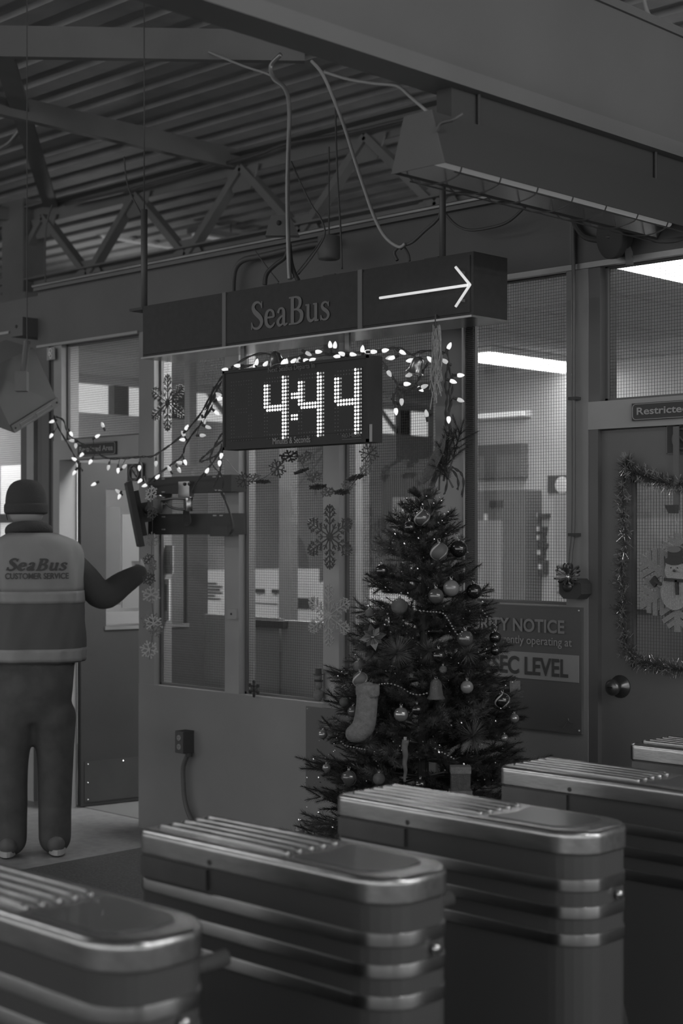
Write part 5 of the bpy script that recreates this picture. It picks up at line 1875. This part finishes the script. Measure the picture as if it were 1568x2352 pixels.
# ================================================================== STRING LIGHTS
def bulb_mesh(mat):
    q = MB().lathe([(.003, .0), (.0062, .002), (.0078, .008), (.0074, .014), (.005, .021), (.002, .0255), (.0005, .0265)], (0, 0, 0), Z, 8)
    me = bpy.data.meshes.new('bulb')
    me.from_pydata([tuple(p) for p in q.v], [], q.f)
    me.materials.append(MAT[mat])
    return me
def socket_mesh():
    q = MB().lathe([(.004, -.016), (.0052, -.014), (.0052, .002), (.004, .003)], (0, 0, 0), Z, 8)
    me = bpy.data.meshes.new('socket')
    me.from_pydata([tuple(p) for p in q.v], [], q.f)
    me.materials.append(MAT['cord_black'])
    return me
BLB, BLD, SKT = bulb_mesh('bulb'), bulb_mesh('bulb_dim'), socket_mesh()
def string_lights(label, cords, bulbs, Yp, r=.0028):
    """cords: pixel polylines; bulbs: (px, py, direction in degrees [0 right, 90 up], lit)"""
    f = Yp if callable(Yp) else (lambda x: Yp)
    t = thing('string_lights', label, 'string lights', at(cords[0][0][0], cords[0][0][1], f(cords[0][0][0])), 'string lights')
    q = MB()
    allp = []
    for cd in cords:
        P = smoothpath([at(x, y, f(x)) for x, y in cd], 7)
        allp += P
        for s in (0, 1):
            q.tube([p + (Z * math.cos(i * .55 + s * PI) + X * math.sin(i * .55 + s * PI)) * .0035 for i, p in enumerate(P)], r, 5)
    lead = MB()
    for px, py, dg, lit in bulbs:
        c = at(px, py, f(px) - .012)
        d = (RT * math.cos(math.radians(dg)) + Z * math.sin(math.radians(dg)) - FW * .25).normalized()
        base = c - d * .012
        near = min(allp, key=lambda p: (p - base).length)
        if (near - base).length < .09:
            lead.tube([near, (near + base) / 2 - d * .01, base - d * .014], .0016, 4)
        rot = Z.rotation_difference(d)
        b = bpy.data.objects.new('bulb', BLB if lit else BLD)
        COL.objects.link(b)
        b.parent = t
        b.location = base - ORG[t.name]
        b.rotation_mode = 'QUATERNION'
        b.rotation_quaternion = rot
        b.scale = (1.15, 1.15, 1.15)
        s = bpy.data.objects.new('socket', SKT)
        COL.objects.link(s)
        s.parent = b
    q.build('cord', 'cord_black', t, kind='stuff', fixn=False)
    if lead.v:
        lead.build('leads', 'cord_black', t, kind='stuff', fixn=False)
    return t
string_lights('string of lights drooping from the tilted monitor over the door plate',
              [[(124, 955), (133, 980), (150, 1010), (166, 1038), (178, 1062), (190, 1082)], [(128, 957), (145, 965), (152, 985), (165, 1005), (190, 1020), (215, 1035), (245, 1052), (280, 1053), (310, 1051), (330, 1049)]],
              [(118, 1000, 240, 1), (120, 968, 200, 1), (163, 996, 300, 1), (166, 1012, 180, 0), (174, 1023, 270, 0), (236, 977, 110, 0), (223, 1002, 30, 1), (188, 1044, 230, 1), (171, 1055, 150, 1), (208, 1060, 240, 1),
               (171, 1085, 240, 1), (249, 1073, 260, 0), (271, 1080, 270, 1), (285, 1072, 40, 0), (216, 1112, 210, 1), (271, 1129, 140, 0), (274, 1140, 250, 1), (320, 1074, 270, 1)], 4.82)
string_lights('crossing string of lights between the wall mount and the departure board',
              [[(330, 1049), (350, 1048), (372, 1035), (400, 1015), (432, 985), (462, 948), (485, 905), (505, 872), (514, 862)],
               [(333, 1116), (345, 1104), (365, 1088), (395, 1066), (418, 1047), (425, 1025), (440, 1000), (462, 972), (475, 945), (490, 910), (508, 878)],
               [(490, 890), (480, 925), (472, 940)], [(500, 885), (495, 905), (486, 935), (470, 960)]],
              [(322, 1104, 225, 1), (333, 1115, 200, 1), (361, 1096, 45, 1), (358, 1064, 270, 0), (389, 1077, 120, 0), (411, 1079, 300, 0), (425, 1061, 290, 1), (413, 1063, 170, 0), (420, 1010, 180, 1),
               (421, 997, 120, 0), (428, 983, 60, 1), (464, 1000, 0, 0), (477, 981, 340, 0), (468, 966, 290, 0), (497, 948, 320, 1), (504, 916, 20, 1), (503, 907, 150, 0)], lambda x: 4.88 - (x - 330) / 190 * .36)
string_lights('lights and black leads tangled between the mount and the board',
              [[(514, 1008), (495, 1025), (470, 1047), (459, 1057), (462, 1060), (485, 1052), (505, 1042), (514, 1032)], [(514, 990), (500, 1010), (488, 1035), (482, 1055), (490, 1070), (503, 1085)],
               [(507, 1030), (490, 1060), (465, 1090), (448, 1112), (440, 1130)], [(508, 1020), (508, 1060), (504, 1090)], [(503, 1085), (498, 1100), (490, 1118), (492, 1130)], [(505, 1085), (512, 1105), (508, 1125)]],
              [(504, 1063, 270, 1), (475, 1082, 60, 1), (508, 1046, 260, 1)], 4.72)
string_lights('string of lights piled along the top edge of the departure board',
              [[(514, 852), (545, 846), (580, 838), (620, 832), (660, 826), (700, 822), (740, 816), (780, 812), (820, 810), (860, 806), (885, 802)], [(530, 845), (570, 820), (610, 812), (650, 825), (700, 815), (730, 808), (760, 815)]],
              [(518, 849, 180, 1), (546, 840, 180, 1), (589, 833, 75, 1), (585, 842, 260, 1), (609, 837, 50, 1), (650, 833, 60, 1), (657, 833, 80, 1), (673, 830, 40, 1), (685, 829, 70, 0), (702, 828, 0, 1), (716, 827, 20, 1),
               (707, 812, 330, 0), (730, 808, 0, 1), (758, 793, 95, 1), (769, 794, 85, 1), (775, 819, 180, 1), (786, 813, 160, 1), (809, 814, 350, 1), (832, 803, 85, 1), (857, 808, 0, 1), (845, 808, 180, 1), (883, 805, 10, 1)], 4.475)
string_lights('string of lights looping right of the departure board',
              [[(878, 832), (886, 842), (893, 855), (905, 872), (912, 885), (908, 900), (900, 915), (906, 928), (910, 935)], [(912, 890), (930, 897), (950, 888), (962, 870), (972, 852), (982, 835)],
               [(885, 802), (905, 799), (925, 802), (945, 815), (965, 808), (1000, 806), (1020, 812)], [(911, 895), (918, 905), (914, 925), (905, 922), (904, 905)]],
              [(895, 822, 190, 0), (893, 857, 300, 0), (900, 822, 200, 1), (923, 809, 330, 1), (940, 861, 200, 0), (933, 882, 0, 1), (964, 893, 320, 1), (973, 888, 20, 0), (922, 922, 270, 0), (909, 944, 275, 1), (979, 951, 100, 0), (942, 828, 190, 1), (988, 826, 140, 1)], 4.48)
string_lights('bundled string of lights hanging down from the sign to the tree tip',
              [[(1024, 800), (1030, 830), (1024, 860), (1022, 890), (1026, 910), (1023, 940), (1023, 970), (1024, 1000), (1022, 1025), (1030, 1040)], [(1030, 840), (1035, 870), (1030, 900), (1036, 925), (1028, 960), (1032, 990), (1035, 1010), (1030, 1030)],
               [(1038, 860), (1040, 885), (1034, 915), (1030, 945), (1034, 975), (1036, 1000), (1034, 1030), (1030, 1060)], [(1035, 1072), (1050, 1080), (1060, 1090), (1064, 1110), (1060, 1140)], [(1030, 1075), (1045, 1088), (1052, 1108), (1050, 1125)], [(1024, 1080), (1026, 1110), (1020, 1135)]],
              [(1031, 796, 65, 1), (1056, 862, 0, 1), (1039, 876, 340, 1), (1056, 919, 340, 0), (1030, 963, 270, 1), (1019, 1024, 250, 0), (1022, 830, 150, 0)], 4.62)
# cable tie around the bundle
tag(MB().obox(at(1038, 1029, 4.6), (V((1, 0, .05)), Y, Z), (.035, .006, .004)).build('cable_tie', 'cord_black'), 'black cable tie sticking out of the light bundle', 'cable tie')

# ================================================================== SNOWFLAKES
def flake(mb, c, u, v, w_, Rr, style, th=.004):
    c, u, v, w_ = V(c), V(u).normalized(), V(v).normalized(), V(w_).normalized()
    cnt = [0]
    def seg(a, b, wd, thk=th):
        cnt[0] += 1
        thk = thk + .00012 * (cnt[0] % 13)
        a3, b3 = c + u * a[0] * Rr + v * a[1] * Rr, c + u * b[0] * Rr + v * b[1] * Rr
        d = (b3 - a3)
        l = d.length
        d.normalize()
        mb.obox((a3 + b3) / 2, (d, w_.cross(d), w_), (l / 2 + wd * Rr * .3, wd * Rr / 2, thk / 2))
    def dot(a, r):
        p = c + u * a[0] * Rr + v * a[1] * Rr
        mb.lathe([(r * Rr, -th / 2), (r * Rr, th / 2)], p, w_, 8)
    for k in range(6):
        a = math.radians(90 + 60 * k)
        d = V((math.cos(a), math.sin(a)))
        def P(r, off=0, l=0):
            e = V((math.cos(a + off), math.sin(a + off)))
            return (d.x * r + e.x * l, d.y * r + e.y * l)
        if style == 'fern':
            seg((0, 0), P(1), .035)
            for r, l in ((.38, .22), (.56, .27), (.72, .22), (.86, .13)):
                for s in (-1, 1):
                    o = math.radians(48) * s
                    seg(P(r), P(r, o, l), .03)
                    for f in (.55, .85):
                        q0 = P(r, o, l * f)
                        for s2 in (-1, 1):
                            e = V((math.cos(a + o + s2 * .8), math.sin(a + o + s2 * .8))) * l * .3
                            seg(q0, (q0[0] + e.x, q0[1] + e.y), .022)
            a2 = a + PI / 6
            e2 = V((math.cos(a2), math.sin(a2)))
            seg((0, 0), (e2.x * .45, e2.y * .45), .03)
            for s in (-1, 1):
                e3 = V((math.cos(a2 + s * .7), math.sin(a2 + s * .7)))
                seg((e2.x * .28, e2.y * .28), (e2.x * .28 + e3.x * .13, e2.y * .28 + e3.y * .13), .025)
        elif style == 'felt':
            seg((0, 0), P(.92), .11)
            dot(P(.95), .10)
            for s in (-1, 1):
                o = math.radians(52) * s
                seg(P(.5), P(.5, o, .34), .09)
                dot(P(.5, o, .36), .085)
        elif style == 'bold':
            seg((0, 0), P(1), .15)
            for r, l in ((.42, .46), (.62, .38), (.80, .24)):
                for s in (-1, 1):
                    seg(P(r), P(r, math.radians(58) * s, l), .105)
    mb.lathe([((.30 if style == 'bold' else .14) * Rr, -th / 2), ((.30 if style == 'bold' else .14) * Rr, th / 2)], c, w_, 6)
def big_flake(px, py, Rr, Yp, mat, label, tilt=0.0, hang=.09):
    c = at(px, py, Yp)
    t = thing('snowflake', label, 'snowflake', c - Z * Rr, 'hanging snowflakes')
    q = MB()
    u = V((math.cos(tilt), math.sin(tilt), 0))
    flake(q, c, u, Z, u.cross(Z), Rr, 'fern')
    q.build('flake', mat, t, fixn=False)
    MB().tube([c + Z * Rr, c + Z * (Rr + hang)], .0008, 4).build('thread', 'cable_light', t)
big_flake(757, 1233, .148, 4.93, 'flake_dark', 'large dark glittered snowflake on the second mullion', .1)
big_flake(755, 1414, .142, 4.93, 'flake_pale', 'large pale glittered snowflake below the dark one', .05, .12)
big_flake(385, 925, .145, 4.93, 'flake_dark', 'dark snowflake hanging in the left window', 0, .24)
big_flake(583, 1582, .042, 4.98, 'flake_dark', 'tiny dark snowflake at the sill of the second window', 0)
# snowflake garland under the board
def flake_garland(label, cord, flakes, Yp):
    P = smoothpath([at(x, y, Yp) for x, y in cord], 8)
    t = thing('snowflake_garland', label, 'garland', P[0])
    MB().tube(P, .0012, 4).build('cord', 'cord_black', t)
    for x, y, rpx, mat, yaw, roll, tip_ in flakes:
        c = at(x, y, Yp)
        k = (c - CAM).dot(FW) / FPX
        n = (-FW * math.cos(yaw) + RT * math.sin(yaw)).normalized()
        u = UP.cross(n).normalized()
        v = (UP * math.cos(tip_) + n * math.sin(tip_)).normalized()
        w_ = u.cross(v).normalized()
        u2 = u * math.cos(roll) + v * math.sin(roll)
        v2 = -u * math.sin(roll) + v * math.cos(roll)
        q = MB()
        flake(q, c, u2, v2, w_, rpx * k, 'felt', .005)
        q.build('flake', mat, t, fixn=False)
flake_garland('felt snowflake garland draped below the departure board', [(520, 1055), (545, 1085), (575, 1105), (605, 1098), (635, 1075), (660, 1045), (690, 1060), (705, 1090), (735, 1120), (770, 1134), (800, 1122), (825, 1090), (848, 1045), (850, 1010)],
              [(560, 1103, 20, 'flake_felt_dark', .2, .3, .2), (583, 1098, 17, 'flake_felt', .5, .1, .9), (603, 1106, 19, 'flake_felt_dark', 0, .2, 1.35), (637, 1076, 22, 'flake_felt_dark', -.5, .2, .2), (665, 1048, 24, 'flake_felt_dark', .2, .4, 1.0),
               (700, 1050, 20, 'flake_felt', .7, .3, .8), (692, 1082, 20, 'flake_felt_dark', 1.2, .2, 1.2), (722, 1095, 18, 'flake_felt', .4, 0, .8), (730, 1118, 22, 'flake_felt_dark', .3, .3, 1.3), (752, 1130, 18, 'flake_felt', .3, .6, .9),
               (785, 1130, 20, 'flake_felt_dark', .1, .2, 1.25), (800, 1112, 18, 'flake_felt', .4, .5, .6), (818, 1096, 24, 'flake_felt_dark', .9, .2, 1.2), (840, 1078, 17, 'flake_felt', .4, .3, .5), (847, 1043, 23, 'flake_felt_dark', 0, .26, 0)], 4.70)
flake_garland('vertical garland of pale snowflakes hanging beside the flat monitor', [(340, 1112), (346, 1140), (350, 1200), (348, 1260), (346, 1320), (347, 1365), (352, 1420), (350, 1460), (343, 1515)],
              [(347, 1134, 19, 'flake_white', .9, .2, .3), (350, 1178, 16, 'flake_felt_dark', .8, .2, .2), (350, 1240, 18, 'flake_felt', .2, .1, .2), (342, 1285, 14, 'flake_felt_dark', .4, .3, .2), (350, 1300, 18, 'flake_felt', 1.1, .1, .1),
               (342, 1330, 16, 'flake_felt_dark', .3, .2, .4), (347, 1366, 22, 'flake_white', .1, .1, .5), (345, 1425, 22, 'flake_felt', .2, .3, .2), (353, 1432, 22, 'flake_white', -.2, .1, .3), (357, 1450, 16, 'flake_felt', .3, .5, .3), (342, 1492, 21, 'flake_white', .1, .25, .15)], 4.66)
# little snowman figure on the sill
c = at(731, 1612, 4.975)
t = thing('snowman_figure', 'tiny snowman figure standing on the sill beside the second mullion', 'figurine', c)
MB().ball(c + Z * .03, .03, 14, 10, (.85, .7, 1)).build('lower_body', 'plush', t, True)
MB().ball(c + Z * .078, .024, 14, 10, (.85, .7, 1)).build('upper_body', 'plush', t, True)
MB().ball(c + Z * .115, .02, 14, 10, (.9, .75, .9)).build('head', 'plush', t, True)
MB().lathe([(.024, 0), (.024, .004), (.015, .005), (.014, .03), (.001, .031)], c + Z * .125, Z, 14).build('hat', 'black', t)
MB().tube([c + Z * .098 + V((math.cos(a) * .019, math.sin(a) * .015, 0)) for a in [i * PI / 6 for i in range(12)]], .005, 6, True).build('scarf', 'flake_dark', t)

# ================================================================== DECORATED DOOR (right)
path = C([(1440, 1062), (1450, 1085), (1480, 1090), (1515, 1105), (1555, 1112), (1600, 1118)], 5.0)
path = [p for p in reversed(path)] + C([(1432, 1120), (1430, 1180), (1436, 1240), (1426, 1310), (1432, 1370), (1430, 1420), (1440, 1480), (1455, 1512), (1480, 1522), (1515, 1528), (1550, 1535), (1600, 1540)], 5.0)
P = smoothpath(path, 10)
G = thing('tinsel_garland', 'tinsel garland with little stars framing the window of the right door', 'garland', P[len(P) // 2])
MB().tube(P, .002, 4).build('core', 'cord_black', G)
rn = random.Random(21)
qs = {'tinsel_dark': MB(), 'tinsel': MB()}
for i in range(3800):
    f = rn.random() * (len(P) - 1.001)
    a = P[int(f)].lerp(P[int(f) + 1], f - int(f))
    d = V((rn.gauss(0, 1), rn.gauss(0, .6) - .3, rn.gauss(0, 1))).normalized()
    l = rn.uniform(.018, .048)
    e = d.orthogonal().normalized() * .001
    qs['tinsel' if i % 9 == 0 else 'tinsel_dark'].add([a + e, a - e, a + d * l - e * .7, a + d * l + e * .7], [(0, 1, 2, 3)])
for k_, q in qs.items():
    q.build('tinsel_strands', k_, G, kind='stuff', fixn=False)
for i in range(34):
    f = (i + rn.random() * .6) / 34.7 * (len(P) - 1.001)
    a = P[int(f)] + V((rn.uniform(-.035, .035), -.02, rn.uniform(-.03, .03)))
    q = MB()
    for k in range(6):
        an = k * PI / 3 + i
        q.bar(a, a + V((math.cos(an) * .017, rn.uniform(-.004, .004), math.sin(an) * .017)), .0035, .001, NEG)
    q.build('star', 'tinsel_dark' if i % 3 else 'orn_matte', G, fixn=False)
# over-door hanger
hx0, hx1 = wx(1547, 5.0), wx(1560, 5.0)
t = thing('wreath_hanger', 'flat dark metal over-door hanger with a hook at its foot', 'hanger', (hx0, 4.99, wz(1553, 1182, 5.0)))
zt_, zb_ = 1.957, wz(1553, 1172, 5.0)
B((hx0, 4.994, zb_), (hx1, 5.0, zt_)).build('strap', 'frame_dark', t)
B((hx0, 4.994, zt_ - .003), (hx1, 5.03, zt_)).build('top_bend', 'frame_dark', t)
MB().prism([(hx0 - .02, zb_ + .02), (hx1, zb_ + .02), (hx1, zb_ - .012), (hx0 - .002, zb_ - .012)], (0, 4.965, 0), X, Z, Y, .03).build('hook', 'black', t)
# wooden snowflake with a snowman
c = at(1556, 1338, 4.99)
t = thing('snowman_snowflake', 'wooden glitter snowflake with a snowman hanging on the right door', 'ornament', c - Z * .18)
q = MB()
flake(q, c, X, Z, NEG, .178, 'bold', .008)
q.build('snowflake', 'wood_glitter', t, fixn=False)
f = NEG
y_ = c.y - .012
def disc(cx_, cz_, rx_, rz_, th, nm, mat, y0=None):
    y0 = y_ if y0 is None else y0
    q = MB().prism([(rx_ * math.cos(2 * PI * i / 24), rz_ * math.sin(2 * PI * i / 24)) for i in range(24)], (c.x + cx_, y0, c.z + cz_), X, Z, NEG, th)
    return q.build(nm, mat, t)
disc(.0, -.035, .062, .068, .01, 'snowman_body', 'flake_pale')
disc(.0, .045, .042, .04, .012, 'snowman_head', 'flake_pale')
q = MB()
for k in range(14):
    x = c.x - .055 + k * .0085
    hgt = .06 * math.sqrt(max(0, 1 - ((x - c.x) / .062) ** 2))
    q.box((x - .0012, y_ - .0115, c.z - .035 - hgt), (x + .0012, y_ - .01, c.z - .035 + hgt))
q.build('snowman_ribs', 'letter_mid', t)
disc(.0, .082, .04, .016, .016, 'hat_brim', 'black')
B((c.x - .028, y_ - .014, c.z + .085), (c.x + .028, y_, c.z + .125)).build('hat_crown', 'black', t)
disc(.0, .125, .03, .012, .0158, 'hat_top', 'black_gloss')
MB().bar((c.x - .04, y_ - .014, c.z + .012), (c.x + .04, y_ - .014, c.z + .008), .012, .016, NEG).build('scarf', 'flake_dark', t)
MB().bar((c.x + .012, y_ - .014, c.z + .01), (c.x + .016, y_ - .014, c.z - .045), .010, .016, NEG).build('scarf_tail', 'flake_dark', t)
MB().lathe([(.006, 0), (.001, .03)], (c.x, y_ - .012, c.z + .045), V((.6, -.7, -.1)), 8).build('nose', 'orn_matte', t)
for s in (-.014, .014):
    MB().ball((c.x + s, y_ - .013, c.z + .056), .003, 8, 5).build('eye', 'black', t)
for s in (-1, 1):
    MB().bar((c.x + s * .055, y_ - .008, c.z - .01), (c.x + s * .085, y_ - .008, c.z + .005), .008, .018, NEG).build('arm', 'black', t)
    MB().prism([(0, .022), (.02, 0), (0, -.022), (-.02, 0)], (c.x + s * .09, y_, c.z + .002), X, Z, NEG, .012).build('mitten', 'flake_dark', t)
MB().tube([c + Z * .178, c + Z * .215 + NEG * .0, V((hx0 + .01, 4.98, zb_))], .001, 4).build('thread', 'cable_light', t)
